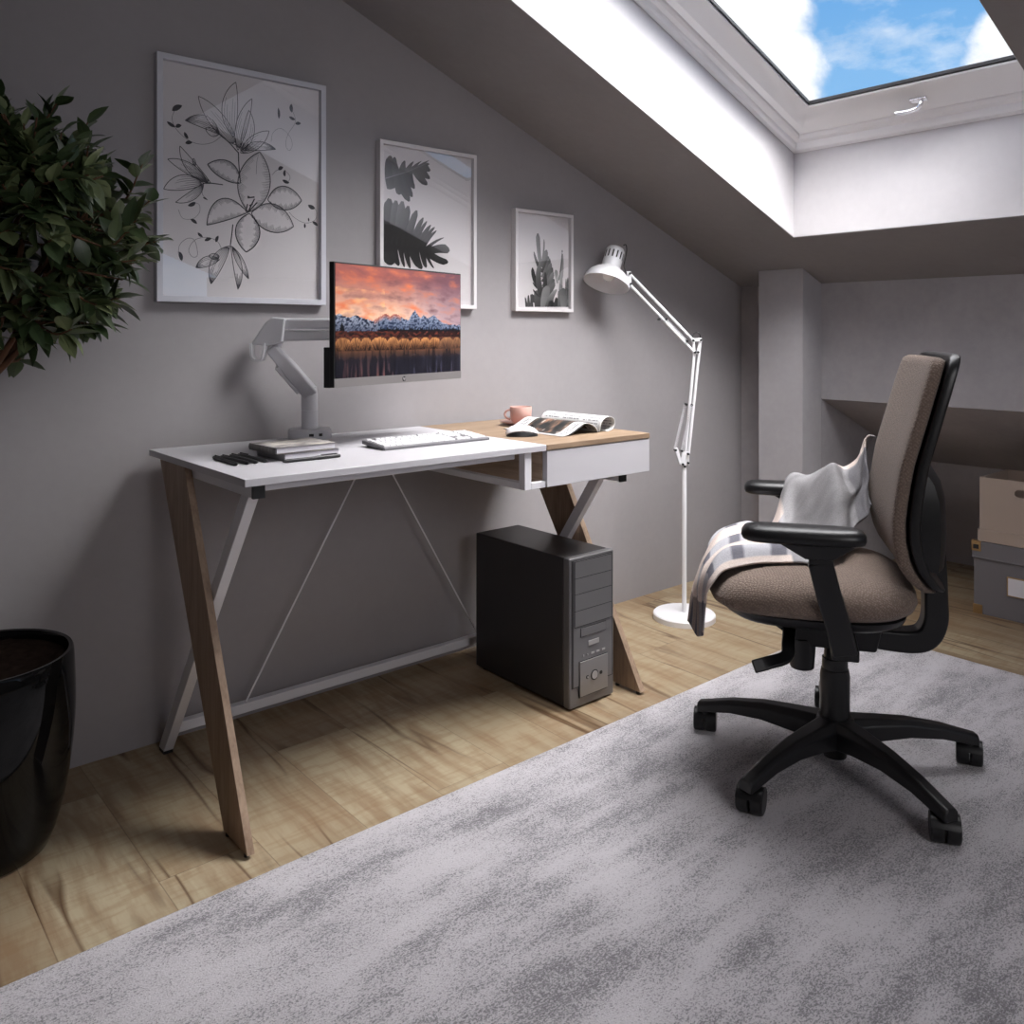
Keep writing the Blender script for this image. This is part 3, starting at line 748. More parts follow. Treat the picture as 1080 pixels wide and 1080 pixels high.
spring((716, 474.8), (727.2, 427), .009); spring((722.5, 475.5), (732.6, 427), -.009); spring((706.5, 336.8), (727, 358.4), .009); spring((700, 336), (722, 358.8), -.009) if False else None
for (x, y) in ((716, 475), (722.5, 475.8), (729, 479), (729, 488.5), (723.6, 490), (725.4, 492.3), (727.4, 426.8), (732.8, 427.3), (734.6, 359.2), (742.6, 358.6), (736.4, 371.7), (739.6, 371.5), (728, 359.8), (706, 336.6), (698.8, 336.8), (667.4, 288.4), (668.4, 299.4)):
    m = MB(); m.cyl(lq(x, y, -.0135), lq(x, y, .0135), .0042, seg=12); m.build('bolt', M['black'], lamp)
# shade
ax = Vector((.285, .31, .905)).normalized(); sc_ = lq(642.6, 299.2, -.002)
zq = Vector((0, 0, 1)).rotation_difference(ax).to_matrix().to_4x4(); SM = Matrix.Translation(sc_) @ zq
m = MB(); m.lathe([(.0852, 0), (.0858, .004), (.0825, .018), (.073, .036), (.058, .050), (.043, .059), (.037, .063), (.0355, .068),
                   (.0335, .068), (.035, .061), (.041, .0565), (.056, .047), (.071, .033), (.0805, .016), (.0838, .002)], SM, seg=64)
sh = m.build('shade', M['white_plastic'], lamp, smooth=50)
m = MB(); m.lathe([(.0355, .066), (.0355, .128), (.034, .138), (.029, .146), (.018, .150), (0, .151)], SM, seg=48); m.build('shade_cap', M['white_plastic'], lamp, smooth=50)
for k in range(14):
    a = 2*math.pi*k/14; q = SM @ Matrix.Rotation(a, 4, 'Z')
    m = MB(); m.box((.0345, -.0026, .098), (.0358, .0026, .127), q); m.build('vent_slot', M['line'], lamp)
m = MB(); m.lathe([(0, .012), (.014, .016), (.022, .028), (.024, .038), (.018, .052), (.013, .062), (.013, .085)], SM, seg=28); m.build('bulb', M['bulb'], lamp, smooth=60)
m = MB(); m.tube(catmull([lq(661, 258.5), lq(663.5, 257.6), lq(664.8, 262, .006), lq(664.2, 270, .014), lq(662, 280, .014), lq(664, 286.5, .004), lq(667, 289, .004)], 24), .0018, seg=8); m.build('cord', M['cord'], lamp, smooth=180)
m = MB(); m.tube(catmull([lq(733.5, 359), lq(735, 352.5), lq(738, 350.5), lq(741.5, 352), lq(743, 358)], 16), .0018, seg=8); m.build('cord', M['cord'], lamp, smooth=180)

# ------------------------------------------------------------------ storage boxes in the recess
bx_ = thing('storage_box', 'dark grey lidded storage box on the floor with bronze corners and a label', 'box', (3.512, -1.105, 0), group='boxes in the recess')
hx_, hy_ = .142, .178
m = MB(); m.box((-hx_+.004, -hy_+.004, .0), (hx_-.004, hy_-.004, .215)); m.build('body', M['greybox'], bx_, bev=.002)
m = MB(); m.box((-hx_, -hy_, .208), (hx_, hy_, .268)); m.box((-hx_-.002, -hy_-.002, .206), (hx_+.002, hy_+.002, .211)); m.build('lid', M['greybox'], bx_, bev=.002)
for sy in (1, -1):
    m = MB(); m.box((-hx_+.0015, sy*(hy_-.0165)-.018, .0005), (-hx_+.02, sy*(hy_-.0165)+.0145 if sy > 0 else sy*(hy_-.0165)+.018, .034)); m.build('corner_cap', M['bronze'], bx_, bev=.001)
    m = MB(); m.box((-hx_-.0025, sy*(hy_-.014)-.0165, .232), (-hx_+.02, sy*(hy_-.014)+.0165, .2695)); m.build('corner_cap', M['bronze'], bx_, bev=.001)
    m = MB(); m.box((-hx_-.0032, sy*(hy_-.014)-.010, .240), (-hx_, sy*(hy_-.014)+.010, .256)); m.build('corner_slot', M['line'], bx_)
m = MB(); m.box((-hx_-.0005, -.06, .088), (-hx_+.004, .06, .158)); m.build('label_holder', M['bronze'], bx_, bev=.001)
m = MB(); m.box((-hx_-.0018, -.055, .092), (-hx_+.002, .055, .154)); m.build('label_card', M['card'], bx_)
b2 = thing('storage_box', 'open beige storage box with a hand hole on top of the grey box', 'box', (3.512, -1.110, .2697), group='boxes in the recess')
hx2, hy2, hh = .134, .160, .236; t_ = .004
m = MB()
# front with a hand hole (oblong), built as strips
hw_, h0_, h1_ = .043, .178, .205
def fq(y0, y1, z0, z1): m.box((-hx2, y0, z0), (-hx2+t_, y1, z1))
fq(-hy2, hy2, .0, h0_); fq(-hy2, hy2, h1_, hh)
n_ = 8; r_ = (h1_-h0_)/2; zc_ = (h0_+h1_)/2
for sy in (-1, 1):
    arc = [(sy*(hw_-r_)+sy*r_*math.cos(a), zc_+r_*math.sin(a)) for a in [math.pi/2-math.pi*k/n_ for k in range(n_+1)]]
    poly = [(sy*hy2, h1_)]+arc+[(sy*hy2, h0_)]
    m.prism(poly, 0, -hx2, -hx2+t_)
m.box((hx2-t_, -hy2, 0), (hx2, hy2, hh)); m.box((-hx2+t_, -hy2, 0), (hx2-t_, -hy2+t_, hh)); m.box((-hx2+t_, hy2-t_, 0), (hx2-t_, hy2, hh)); m.box((-hx2+t_, -hy2+t_, 0), (hx2-t_, hy2-t_, t_))
m.build('body', M['beige'], b2, smooth=20)
m = MB(); c_ = .005
m.box((-hx2-c_, -hy2-c_, 0), (-hx2-.0004, hy2+c_, .044)); m.box((hx2+.0004, -hy2-c_, 0), (hx2+c_, hy2+c_, .044)); m.box((-hx2-.0004, -hy2-c_, 0), (hx2+.0004, -hy2-.0004, .044)); m.box((-hx2-.0004, hy2+.0004, 0), (hx2+.0004, hy2+c_, .044))
m.build('lid_tray', M['beige'], b2, bev=.001)
# ------------------------------------------------------------------ office chair  (local x = forwards, y = sitter's left)
def fabric():
    m, N, b, o = newmat('taupe_knit_fabric')
    tc = N('TexCoord').outputs['Object']
    v = N('TexVoronoi', Vector=N('Mapping', Vector=tc, Rotation=(R(45), R(35), R(20))).outputs[0], Scale=215., Randomness=.45).outputs[0]
    h = N.ramp(v, [(.12, (1, 1, 1)), (.62, (0, 0, 0))])
    n = N('TexNoise', Vector=tc, Scale=6., Detail=3.).outputs[0]
    c = N.mix(h, srgb(116, 101, 91), srgb(148, 130, 118)); c = N.mix(N.math('MULTIPLY', n, .18), c, srgb(112, 98, 90))
    setb(N, b, Base_Color=c, Roughness=.85, Specular_IOR_Level=.2, Sheen_Weight=.15,
         Normal=N('Bump', Strength=.6, Distance=.002, Height=h).outputs[0])
    return m
M['fabric'] = fabric()
chair = thing('office_chair', 'black swivel office chair with taupe fabric seat and high back, on the rug', 'chair', (1.888, -1.197, .0145), math.atan2(.832, -.555))
z0 = -.0145
def sup(a, n): c, s = math.cos(a), math.sin(a); return math.copysign(abs(c)**(2/n), c), math.copysign(abs(s)**(2/n), s)
# seat cushion
m = MB(); rings = []
for ins, z in ((.05, .418), (.022, .424), (.006, .436), (0, .450), (.002, .464), (.012, .480), (.030, .492), (.06, .500), (.11, .505), (.17, .507), (.21, .5075)):
    rg = []
    for k in range(72):
        c, s = sup(2*math.pi*k/72, 3.4)
        hw = .248-.018*max(0, -c)-ins; x = .060+(.226-ins)*c; y = max(.01, hw)*s
        fr = max(0, (x-.14)/.146); rg.append((x, y, z+z0-.022*fr**2*(1 if z > .45 else .4)+.006*abs(y/.25)**2))
    rings.append(rg)
m.rings(rings); m.build('seat', M['fabric'], chair, smooth=70)
# seat pan
m = MB(); rings = []
for ins, z in ((.075, .398), (.045, .400), (.028, .412), (.024, .424)):
    rings.append([(.056+(.226-ins)*sup(2*math.pi*k/48, 3.4)[0], (.244-ins)*sup(2*math.pi*k/48, 3.4)[1], z+z0) for k in range(48)])
m.rings(rings); m.build('seat_pan', M['black_sat'], chair, smooth=40)
# backrest
zz_ = [.475, .50, .53, .57, .62, .66, .75, .82, .9, 1.0]; ff_ = [-.172, -.146, -.124, -.108, -.101, -.104, -.117, -.136, -.158, -.185]
zw_ = [.475, .485, .51, .55, .61, .8, .93, .965, .985, .992]; ww_ = [.125, .152, .178, .196, .206, .206, .202, .197, .182, .16]
def back_loft(name, mat, zs, off0, off1, dw, n, par, sm=50, bow=.012):
    m = MB(); rings = []
    for i, z in enumerate(zs):
        f = interp(z, zz_, ff_); w = interp(z, zw_, ww_)+dw
        e0, e1 = off0, off1
        if i == 0 or i == len(zs)-1: mid = (off0+off1)/2; e0, e1 = mid+(off0-mid)*.45, mid+(off1-mid)*.45; w -= .008
        fc, th = f+(e0+e1)/2, abs(e1-e0)/2; rg = []
        for k in range(64):
            c, s = sup(2*math.pi*k/64, n); y = w*c
            rg.append((fc+th*s+bow*(y/.2)**2-bow, y, z+z0))
        rings.append(rg)
    m.rings(rings); return m.build(name, mat, par, smooth=sm)
zs = [.478, .482, .49, .50, .515, .535, .56, .6, .64, .68, .72, .76, .8, .84, .88, .92, .95, .968, .980, .986]
back_loft('backrest', M['fabric'], zs, 0.012, -.024, -.003, 5, chair)
bf = back_loft('back_frame', M['black_sat'], [.489, .494]+zs[3:-1]+[.99, .995], -.0245, -.050, .003, 8, chair)
# lumbar shell behind the frame
m = MB(); rings = []
for z, fb, w in ((.532, -.222, .160), (.56, -.224, .165), (.62, -.226, .168), (.68, -.223, .166), (.715, -.215, .160), (.745, -.198, .150), (.775, -.182, .135)):
    f0 = interp(z, zz_, ff_)-.049
    rings.append([(fb+.03*(abs(s)**3), w*s, z+z0) for s in [-1+2*k/16 for k in range(17)]]+[(f0+.0, w*s, z+z0) for s in [1-2*k/16 for k in range(17)]])
m.rings(rings); m.build('lumbar_shell', M['black_sat'], chair, smooth=50)
# back support bar (J)
m = MB(); pth = catmull([(-.208, 0, .60+z0), (-.212, 0, .52+z0), (-.214, 0, .44+z0), (-.213, 0, .385+z0), (-.197, 0, .348+z0), (-.165, 0, .334+z0), (-.10, 0, .334+z0), (-.05, 0, .340+z0)], 40)
m.bar(pth, .058, [.042+.010*abs(math.sin(k/40*3.1)) for k in range(41)], (0, 1, 0)); m.build('back_support', M['black_sat'], chair, bev=.008, seg=3)
# mechanism
m = MB(); m.hexa([(-.085, -.055, .312+z0), (.075, -.055, .312+z0), (.075, .055, .312+z0), (-.085, .055, .312+z0)], [(-.10, -.075, .3975+z0), (.19, -.075, .3975+z0), (.19, .075, .3975+z0), (-.10, .075, .3975+z0)])
m.build('tilt_mechanism', M['black_sat'], chair, bev=.006)
m = MB(); m.cyl((.075, .03, .33+z0), (.075, .03, .255+z0), .032, .027, 24); m.build('tension_knob', M['black_sat'], chair, bev=.004)
m = MB(); m.bar(catmull([(.105, .07, .36+z0), (.11, .135, .345+z0), (.115, .165, .325+z0), (.155, .195, .318+z0), (.185, .205, .31+z0)], 20), .028, .011, (1, 0, .3)); m.build('height_lever', M['black_sat'], chair, bev=.003)
# column
m = MB(); m.cyl((0, 0, .262+z0), (0, 0, .32+z0), .0245, seg=28); m.build('gas_piston', M['black_sat'], chair)
m = MB(); m.lathe([(.029, .25), (.029, .275)], Matrix.Translation((0, 0, z0)), seg=28, cap=True); m.build('column_collar', M['black_sat'], chair)
m = MB(); m.lathe([(.033, .10), (.0335, .235), (.031, .2495)], Matrix.Translation((0, 0, z0)), seg=32, cap=True); m.build('column_sleeve', M['black_sat'], chair, smooth=50)
# five-star base
m = MB(); m.lathe([(.026, .045), (.028, .07), (.046, .078), (.052, .10), (.050, .125), (.042, .138), (.034, .14)], Matrix.Translation((0, 0, z0)), seg=40, cap=True); m.build('base_hub', M['black_sat'], chair, smooth=50)
RB = .322
for k in range(5):
    a = R(33+72*k)-math.atan2(.832, -.555); q = Matrix.Rotation(a, 4, 'Z')
    m = MB(); pts = [(.03, .108, .072, .062), (.09, .112, .060, .050), (.17, .112, .048, .040), (.25, .102, .040, .032), (.305, .088, .037, .028), (.338, .080, .034, .026)]
    rings = []
    for x, z, w, h in pts:
        rings.append([q @ Vector((x, y, z+z0+dz)) for y, dz in ((-w/2, -h/2), (w/2, -h/2), (w/2, h*.22), (w*.28, h/2), (-w*.28, h/2), (-w/2, h*.22))])
    m.rings(rings)
    arm_ = m.build('base_arm', M['black_sat'], chair, bev=.004)
    cs = bpy.data.objects.new('caster', None); link(cs, chair); cs.matrix_local = Matrix.Rotation(a, 4, 'Z') @ Matrix.Translation((RB, 0, 0)) @ Matrix.Rotation(R((-154, -148, -160, -150, -156)[k])-a-math.atan2(.832, -.555), 4, 'Z')
    m = MB(); m.cyl((0, 0, .045), (0, 0, .080+z0), .010, seg=16); m.build('stem', M['black'], cs)
    for sy in (-1, 1):
        m = MB(); m.cyl((-.012, sy*.0012, .0275), (-.012, sy*.0285, .0275), .0275, seg=32); m.build('wheel', M['black_sat'], cs, bev=.005)
    m = MB(); arc = [(-.012+.0275*math.cos(t), .0265+.0275*math.sin(t)) for t in [R(-8+196*j/18) for j in range(19)]]; arc2 = [(-.012+.020*math.cos(t), .0265+.020*math.sin(t)) for t in [R(188-196*j/18) for j in range(19)]]
    bmv = arc+arc2
    rings = [[(-.012+r*math.cos(t), y, .0275+r*math.sin(t)) for r, y in ((.0296, -.0275), (.0305, -.012), (.0305, .012), (.0296, .0275), (.0277, .0275), (.0277, -.0275))] for t in [R(20+168*j/18) for j in range(19)]]
    m.rings(rings); m.build('hood', M['black_sat'], cs, smooth=50)
# armrests
def armrest(s):
    ar = bpy.data.objects.new('armrest', None); link(ar, chair)
    m = MB(); pth = [(.052, s*.272, .568+z0), (.035, s*.262, .50+z0), (.012, s*.246, .42+z0), (.000, s*.236, .368+z0)]
    m.bar(pth, .050, .026, (1, 0, .15)); m.build('post', M['black_sat'], ar, bev=.004)
    m = MB(); m.bar([(-.0, s*.245, .366+z0), (.0, s*.16, .378+z0), (.0, s*.06, .381+z0)], .055, .026, (1, 0, 0)); m.build('bracket', M['black_sat'], ar, bev=.004)
    m = MB(); m.box((.030, s*.272-.014, .562+z0), (.074, s*.272+.014, .590+z0)); m.build('neck', M['black'], ar, bev=.003)
    m = MB(); m.hexa([(.028, s*.272-.02, .574+z0), (.082, s*.272-.02, .574+z0), (.082, s*.272+.02, .574+z0), (.028, s*.272+.02, .574+z0)],
                     [(-.015, s*.272-.03, .606+z0), (.135, s*.272-.03, .606+z0), (.135, s*.272+.03, .606+z0), (-.015, s*.272+.03, .606+z0)]); m.build('pad_support', M['black_sat'], ar, bev=.004)
    m = MB(); rings = []
    for ins, z in ((.012, .6045), (.003, .609), (0, .617), (.001, .626), (.007, .634), (.018, .638), (.035, .639)):
        rings.append([(.086+(.124-ins)*sup(2*math.pi*k/48, 4.5)[0], s*.272+max(.004, .042-ins)*sup(2*math.pi*k/48, 3)[1], z+z0) for k in range(48)])
    m.rings(rings); m.build('pad', M['black_sat'], ar, smooth=60)
armrest(1); armrest(-1)

# ------------------------------------------------------------------ blanket (chair space, z from the floor)
BL = [
 [(.336,.066,.352),(.327,.074,.344),(.322,.082,.338),(.312,.094,.328),(.308,.104,.330),(.299,.116,.338),(.296,.126,.352)],
 [(.330,.056,.405),(.319,.068,.404),(.322,.082,.402),(.306,.094,.404),(.309,.108,.402),(.296,.122,.405),(.294,.136,.410)],
 [(.318,.010,.450),(.312,.044,.456),(.318,.070,.450),(.302,.094,.454),(.306,.116,.450),(.290,.138,.452),(.288,.156,.446)],
 [(.302,-.090,.476),(.298,-.045,.494),(.300,.000,.486),(.292,.050,.500),(.294,.095,.488),(.280,.136,.496),(.272,.168,.478)],
 [(.262,-.185,.500),(.268,-.120,.530),(.262,-.060,.526),(.258,.000,.530),(.254,.055,.520),(.250,.105,.526),(.246,.150,.503)],
 [(.200,-.232,.508),(.206,-.165,.548),(.202,-.100,.536),(.200,-.040,.546),(.194,.020,.528),(.190,.075,.538),(.186,.118,.512)],
 [(.135,-.235,.520),(.140,-.180,.545),(.142,-.120,.538),(.138,-.060,.552),(.132,.000,.534),(.128,.050,.542),(.124,.096,.514)],
 [(.098,-.318,.640),(.094,-.272,.652),(.090,-.222,.642),(.090,-.150,.575),(.088,-.080,.548),(.082,.000,.540),(.076,.084,.514)],
 [(.040,-.320,.636),(.040,-.275,.656),(.042,-.225,.664),(.045,-.150,.640),(.042,-.075,.572),(.036,.000,.535),(.030,.088,.512)],
 [(-.010,-.318,.640),(-.008,-.270,.668),(-.006,-.212,.697),(-.006,-.148,.702),(-.012,-.092,.650),(-.020,-.042,.590),(-.025,.012,.548)],
 [(-.050,-.312,.648),(-.046,-.264,.676),(-.042,-.220,.690),(-.036,-.176,.668),(-.046,-.138,.640),(-.044,-.104,.602),(-.050,-.072,.570)],
 [(-.086,-.290,.690),(-.078,-.252,.706),(-.072,-.214,.712),(-.064,-.180,.686),(-.074,-.150,.654),(-.070,-.122,.618),(-.078,-.094,.588)],
 [(-.108,-.262,.752),(-.092,-.238,.758),(-.084,-.214,.742),(-.078,-.186,.706),(-.084,-.158,.668),(-.080,-.130,.632),(-.086,-.104,.602)],
 [(-.118,-.250,.772),(-.104,-.232,.776),(-.094,-.214,.760),(-.090,-.190,.722),(-.092,-.164,.682),(-.090,-.138,.646),(-.094,-.112,.618)],
]
nu_, nv_ = 120, 84
rowsC = [catmull(r, nv_) for r in BL]
colsC = [catmull([rowsC[i][j] for i in range(len(BL))], nu_) for j in range(nv_+1)]
def band(x, lst): return any(a <= x <= b for a, b in lst)
def blanket_col(u, v):
    cream, lg_, mg_, dg = (226, 211, 203), (186, 183, 187), (146, 145, 151), (122, 121, 130)
    if u > .50:      # upper half: grey weave, cream stripe near the far top
        c = lerp3((140, 138, 140), (176, 174, 176), fbm(u*9, v*9, 4, 2.)*1.3+.45)
        if u > .66 and .16 < v < .40: c = cream
        if u > .80 and v > .42: c = (136, 134, 138)
        return srgb(*c)
    bu = band(u, [(.0, .10), (.215, .25), (.33, .36), (.44, .485)]); bl = band(u, [(.25, .33), (.36, .44)])
    bv = band(v, [(.06, .24), (.42, .60), (.78, .93)])
    c = cream
    if bv: c = lg_
    if bl and bv: c = (190, 189, 195)
    if bu and bv: c = dg
    elif bu and u < .1: c = mg_ if int(v*7) % 2 else (150, 138, 134)
    if u < .1 and bv: c = (92, 92, 102)
    return srgb(*c)
m = MB()
def bfn(u, v):
    p = colsC[int(round(v*nv_))][int(round(u*nu_))].copy()
    w = min(1, u*6)*.004
    lowp = max(0, 1-abs(u-.33)/.16); p.z += w*mnoise.noise(Vector((u*10, v*7, 3)))+z0+.010*lowp*max(0, math.sin(v*15+u*9+1.5*mnoise.noise(Vector((u*5, v*3, 1)))))*math.sin(math.pi*v)**.5; up_ = max(0, min(1, (u-.5)/.12)); p.y += .007*up_*math.sin(u*26+v*11+2*mnoise.noise(Vector((u*4, v*4, 6)))); p.x += .004*mnoise.noise(Vector((u*9, v*7, 8)))
    return p
m.grid(bfn, nu_, nv_, blanket_col)
M['blanket'] = vcol('plaid_wool_weave', .9, weave=420., spec=.15)
bk = m.build('blanket', M['blanket'], None, recalc=False, solid=.004, smooth=180)
bk.matrix_world = chair.matrix_basis.copy() if False else Matrix.Translation(chair.location) @ Matrix.Rotation(chair.rotation_euler.z, 4, 'Z')
tag(bk, 'cream and grey plaid blanket draped over the seat and far armrest of the office chair', 'blanket')

# ------------------------------------------------------------------ potted tree
PC = Vector((.303, -.247, 0))
pt = thing('potted_tree', 'leafy green tree with brown branches in a tall glossy black pot', 'plant', PC)
m = MB(); m.lathe([(0, 0), (.112, 0), (.122, .006), (.134, .036), (.144, .071), (.152, .107), (.158, .143), (.1625, .179), (.166, .214), (.1685, .25), (.1695, .286), (.169, .321), (.1675, .357), (.1655, .388), (.163, .393), (.156, .392), (.153, .384), (.152, .36), (.152, .34)], seg=96)
m.build('pot', M['black_gloss'], pt, smooth=50)
m = MB()
m.grid(lambda u, v: Vector((.1515*u*math.cos(2*math.pi*v), .1515*u*math.sin(2*math.pi*v), .374+.008*(1-u*u)+.006*mnoise.noise(Vector((u*9*math.cos(6.283*v), u*9*math.sin(6.283*v), 0)))*(1 if u < .98 else 0))), 24, 72)
m.build('soil', M['soil'], pt, weld=True)
rnd = random.Random(11)
trunk = catmull([(-.01, .0, .36), (-.02, .01, .6), (.0, -.01, .78), (-.01, .0, .92), (.005, .005, 1.02)], 24)
m = MB(); m.tube(trunk, [.017-.007*k/24 for k in range(25)], 10)
tips = []; Cc = Vector((-.02, -.01, 1.265)); hull = [0]
def inside(p): return p.y < .205 and (p-Vector((0, 0, 0))).x < .5
def dir_rand(): 
    while True:
        d = Vector((rnd.uniform(-1, 1), rnd.uniform(-1, 1), rnd.uniform(-1, 1)))
        if .2 < d.length < 1: return d.normalized()
def rad(d):   # crown outline
    r = Vector((.36, .34, .285)); return 1/math.sqrt((d.x/r.x)**2+(d.y/r.y)**2+(d.z/r.z)**2)
twigs = []
mains = []
for k in range(15):
    a = 2*math.pi*k/15*1.618*2; d = Vector((math.cos(a), math.sin(a), rnd.uniform(-.55, 1.0))).normalized()
    s = trunk[rnd.randint(17, 24)]; e = Cc+d*rad(d)*rnd.uniform(.5, .72)
    e.y = min(e.y, .15)
    mid = s.lerp(e, .5)+Vector((0, 0, -.03 if d.z < 0 else .02))+dir_rand()*.02
    path = catmull([s, mid, e], 10); mains.append(path)
    m.tube(path, [.0085-.0052*i/10 for i in range(11)], 7)
def visdir(): 
    return dir_rand()
for k in range(290):
    d = visdir(); e = Cc+d*rad(d)*rnd.uniform(.62, 1.0)
    if e.y > .17: e.y = .17-rnd.uniform(0, .05)
    best = min(((p, q) for p in mains for q in p[3:]), key=lambda t: (t[1]-e).length-.12*rnd.random())
    s = best[1]; L_ = (e-s).length
    mid = s.lerp(e, .5)+dir_rand()*L_*.14+Vector((0, 0, -.05*L_))
    path = catmull([s, mid, e], 8); twigs.append(path)
    m.tube(path, [.0034-.0018*i/8 for i in range(9)], 5)
tr = m.build('trunk', M['bark'], pt, smooth=60); tr['label'] = 'brown trunk and branches'
m = MB(); lay = m.bm.loops.layers.float_color.new('Col')
def leaf(p, d, up, ln, w, c0, c1):
    d = d.normalized(); s = d.cross(up)
    if s.length < .05: s = d.cross(Vector((1, 0, 0)))
    s.normalize(); n = s.cross(d).normalized(); droop = rnd.uniform(.05, .32); fold = rnd.uniform(.1, .4)
    prof = [(0, .06), (.14, .55), (.36, .98), (.6, .92), (.82, .52), (1., .02)]
    rows_ = []
    for t, q in prof:
        c = p+d*(ln*t)-n*(droop*ln*t*t); o = s*(w*q); u_ = n*(w*q*fold)
        rows_.append((m.bm.verts.new(c+o+u_), m.bm.verts.new(c), m.bm.verts.new(c-o+u_)))
    for a, b in zip(rows_, rows_[1:]):
        for i in (0, 1):
            f = m.bm.faces.new([a[i], a[i+1], b[i+1], b[i]])
            for l in f.loops: l[lay] = c0 if i else c1
for path in twigs:
    n = rnd.randint(9, 15)
    for j in range(n):
        t = .34+.66*(j+rnd.random()*.6)/n; i = min(int(t*8), 7)
        p = path[i].lerp(path[i+1], min(1, t*8-i)); ax_ = (path[i+1]-path[i]).normalized()
        o = dir_rand(); o = (o-ax_*o.dot(ax_)).normalized()
        d = ax_*rnd.uniform(.25, 1.0)+o*rnd.uniform(.5, 1)+Vector((0, 0, rnd.uniform(-.35, .2)))
        if t > .93: d = ax_+o*.4
        up = Vector((rnd.uniform(-.5, .5), rnd.uniform(-.5, .5), 1))
        g = rnd.random()
        c = lerp3((50, 66, 40), (116, 126, 88), g*g*1.1); c2 = tuple(x*1.12+4 for x in c)
        if (p+d.normalized()*.07).y > .215: d.y = -abs(d.y)
        leaf(p, d, up, rnd.uniform(.042, .070), rnd.uniform(.0115, .0170), srgb(*c), srgb(*c2))
M['leaf'] = vcol('waxy_leaves', .38, spec=.5)
fo_ = m.build('foliage', M['leaf'], pt, recalc=False, smooth=180)
# ------------------------------------------------------------------ framed pictures on the back wall
def wall_xz(px, py, yp=-.0105):
    """a point of the reference picture -> (x, z) on the print plane of the back wall"""
    u, w = (px-540)/F_PX, (py-351)/F_PX
    cy, sy = math.cos(YAW), math.sin(YAW)
    t = (yp+2.236)/(cy-u*sy)
    return t*(sy+u*cy), 1.04-t*w
def picture(label, x0, x1, z0_, z1_, fw_, mat):
    t = thing('framed_picture', label, 'picture', ((x0+x1)/2, -.001, (z0_+z1_)/2), group='framed prints on the wall')
    O = Vector(t.location)
    m = MB(); loops = []
    for i, y in ((0, 0), (0, -.024), (fw_, -.024), (fw_, -.0)):
        loops.append([(x0+i-O.x, y, z0_+i-O.z), (x1-i-O.x, y, z0_+i-O.z), (x1-i-O.x, y, z1_-i-O.z), (x0+i-O.x, y, z1_-i-O.z)])
    m.rings(loops, cap=False); m.build('frame', mat, t, bev=.001, smooth=20)
    m = MB(); m.box((x0+fw_-O.x, -.009, z0_+fw_-O.z), (x1-fw_-O.x, -.001, z1_-fw_-O.z)); pr = m.build('print', M['paper'], t)
    m = MB(); y = -.0175; m.quad((x0+fw_-O.x, y, z0_+fw_-O.z), (x1-fw_-O.x, y, z0_+fw_-O.z), (x1-fw_-O.x, y, z1_-fw_-O.z), (x0+fw_-O.x, y, z1_-fw_-O.z)); m.build('glass', M['pane'], t)
    return t, pr, O
class Ink:
    def __init__(self, O, y=-.0094): self.O, self.y, self.m = O, y, MB()
    def p(self, q, dy=0): return Vector((q[0]-self.O.x, self.y+self.O.y*0-dy, q[1]-self.O.z))
    def stroke(self, pts, w):
        n = len(pts); W = w if isinstance(w, list) else [w]*n; L_, R_ = [], []
        for i in range(n):
            a, b = pts[max(0, i-1)], pts[min(n-1, i+1)]; d = Vector((b[0]-a[0], b[1]-a[1])); d = d.normalized() if d.length > 1e-9 else Vector((1, 0)); nn = Vector((-d.y, d.x))*W[i]/2
            L_.append(self.m.bm.verts.new(self.p((pts[i][0]+nn.x, pts[i][1]+nn.y)))); R_.append(self.m.bm.verts.new(self.p((pts[i][0]-nn.x, pts[i][1]-nn.y))))
        for i in range(n-1): self.m.bm.faces.new([L_[i], L_[i+1], R_[i+1], R_[i]])
    def fill(self, pts, dy=0): 
        self.m.bm.faces.new([self.m.bm.verts.new(self.p(q, dy)) for q in pts])

T1, PR1, O1 = picture('large silver-framed print of line-drawn lilies, leftmost and tallest on the wall', .716, 1.187, 1.119, 1.748, .0155, M['frame1'])
I1, I2 = Ink(O1), Ink(O1, -.0092)
def A1(x, y): return wall_xz(150+x/5.4, 40+y/5.4)
def B1(x, y): return wall_xz(150+x/5.4, 180+y/5.4)
def qb(a, b, n=14, bulge=0., skew=.45):
    """curve from a to b bulging to its left by bulge*length"""
    a, b = Vector(a), Vector(b); d = b-a; nn = Vector((-d.y, d.x))*bulge
    c1, c2 = a+d*skew*.6+nn*1.35, a+d*(skew+.32)+nn*1.05
    return [a*(1-t)**3+c1*3*t*(1-t)**2+c2*3*t*t*(1-t)+b*t**3 for t in [k/n for k in range(n+1)]]
def petal(f, base, tip, bl, br, veins=6, hatch='base', sk=.45, w=.0019):
    a, b = f(*base), f(*tip); Lf, Rt = qb(a, b, 18, bl, sk), qb(a, b, 18, br, sk)
    I1.stroke(Lf, w); I1.stroke(Rt, w)
    for k in range(1, veins+1):
        s = k/(veins+1); cur = [l.lerp(r, s) for l, r in zip(Lf, Rt)]
        t1 = 9+int(6*((k*37) % 10)/10)
        if hatch in ('base', 'both'): I2.stroke(cur[1:t1], [.0017*(1-.65*i/(t1-1)) for i in range(t1-1)])
        if hatch in ('tip', 'both'): I2.stroke(cur[18-t1//2-1:], .0014)
def rim_hatch(f, base, tip, bl, br, n=46, dep=.60, sk=.45):
    a, b = f(*base), f(*tip); Lf, Rt = qb(a, b, n, bl, sk), qb(a, b, n, br, sk); ax_ = [l.lerp(r, .5) for l, r in zip(Lf, Rt)]
    for i in range(2, n):
        for E_ in (Lf, Rt):
            k = dep*(.5+.5*((i*7919) % 13)/13); j = max(0, i-2)
            I2.stroke([E_[i], E_[i].lerp(ax_[j], k*.6), E_[i].lerp(ax_[max(0, j-1)], k)], [.0014, .0010, .0005])
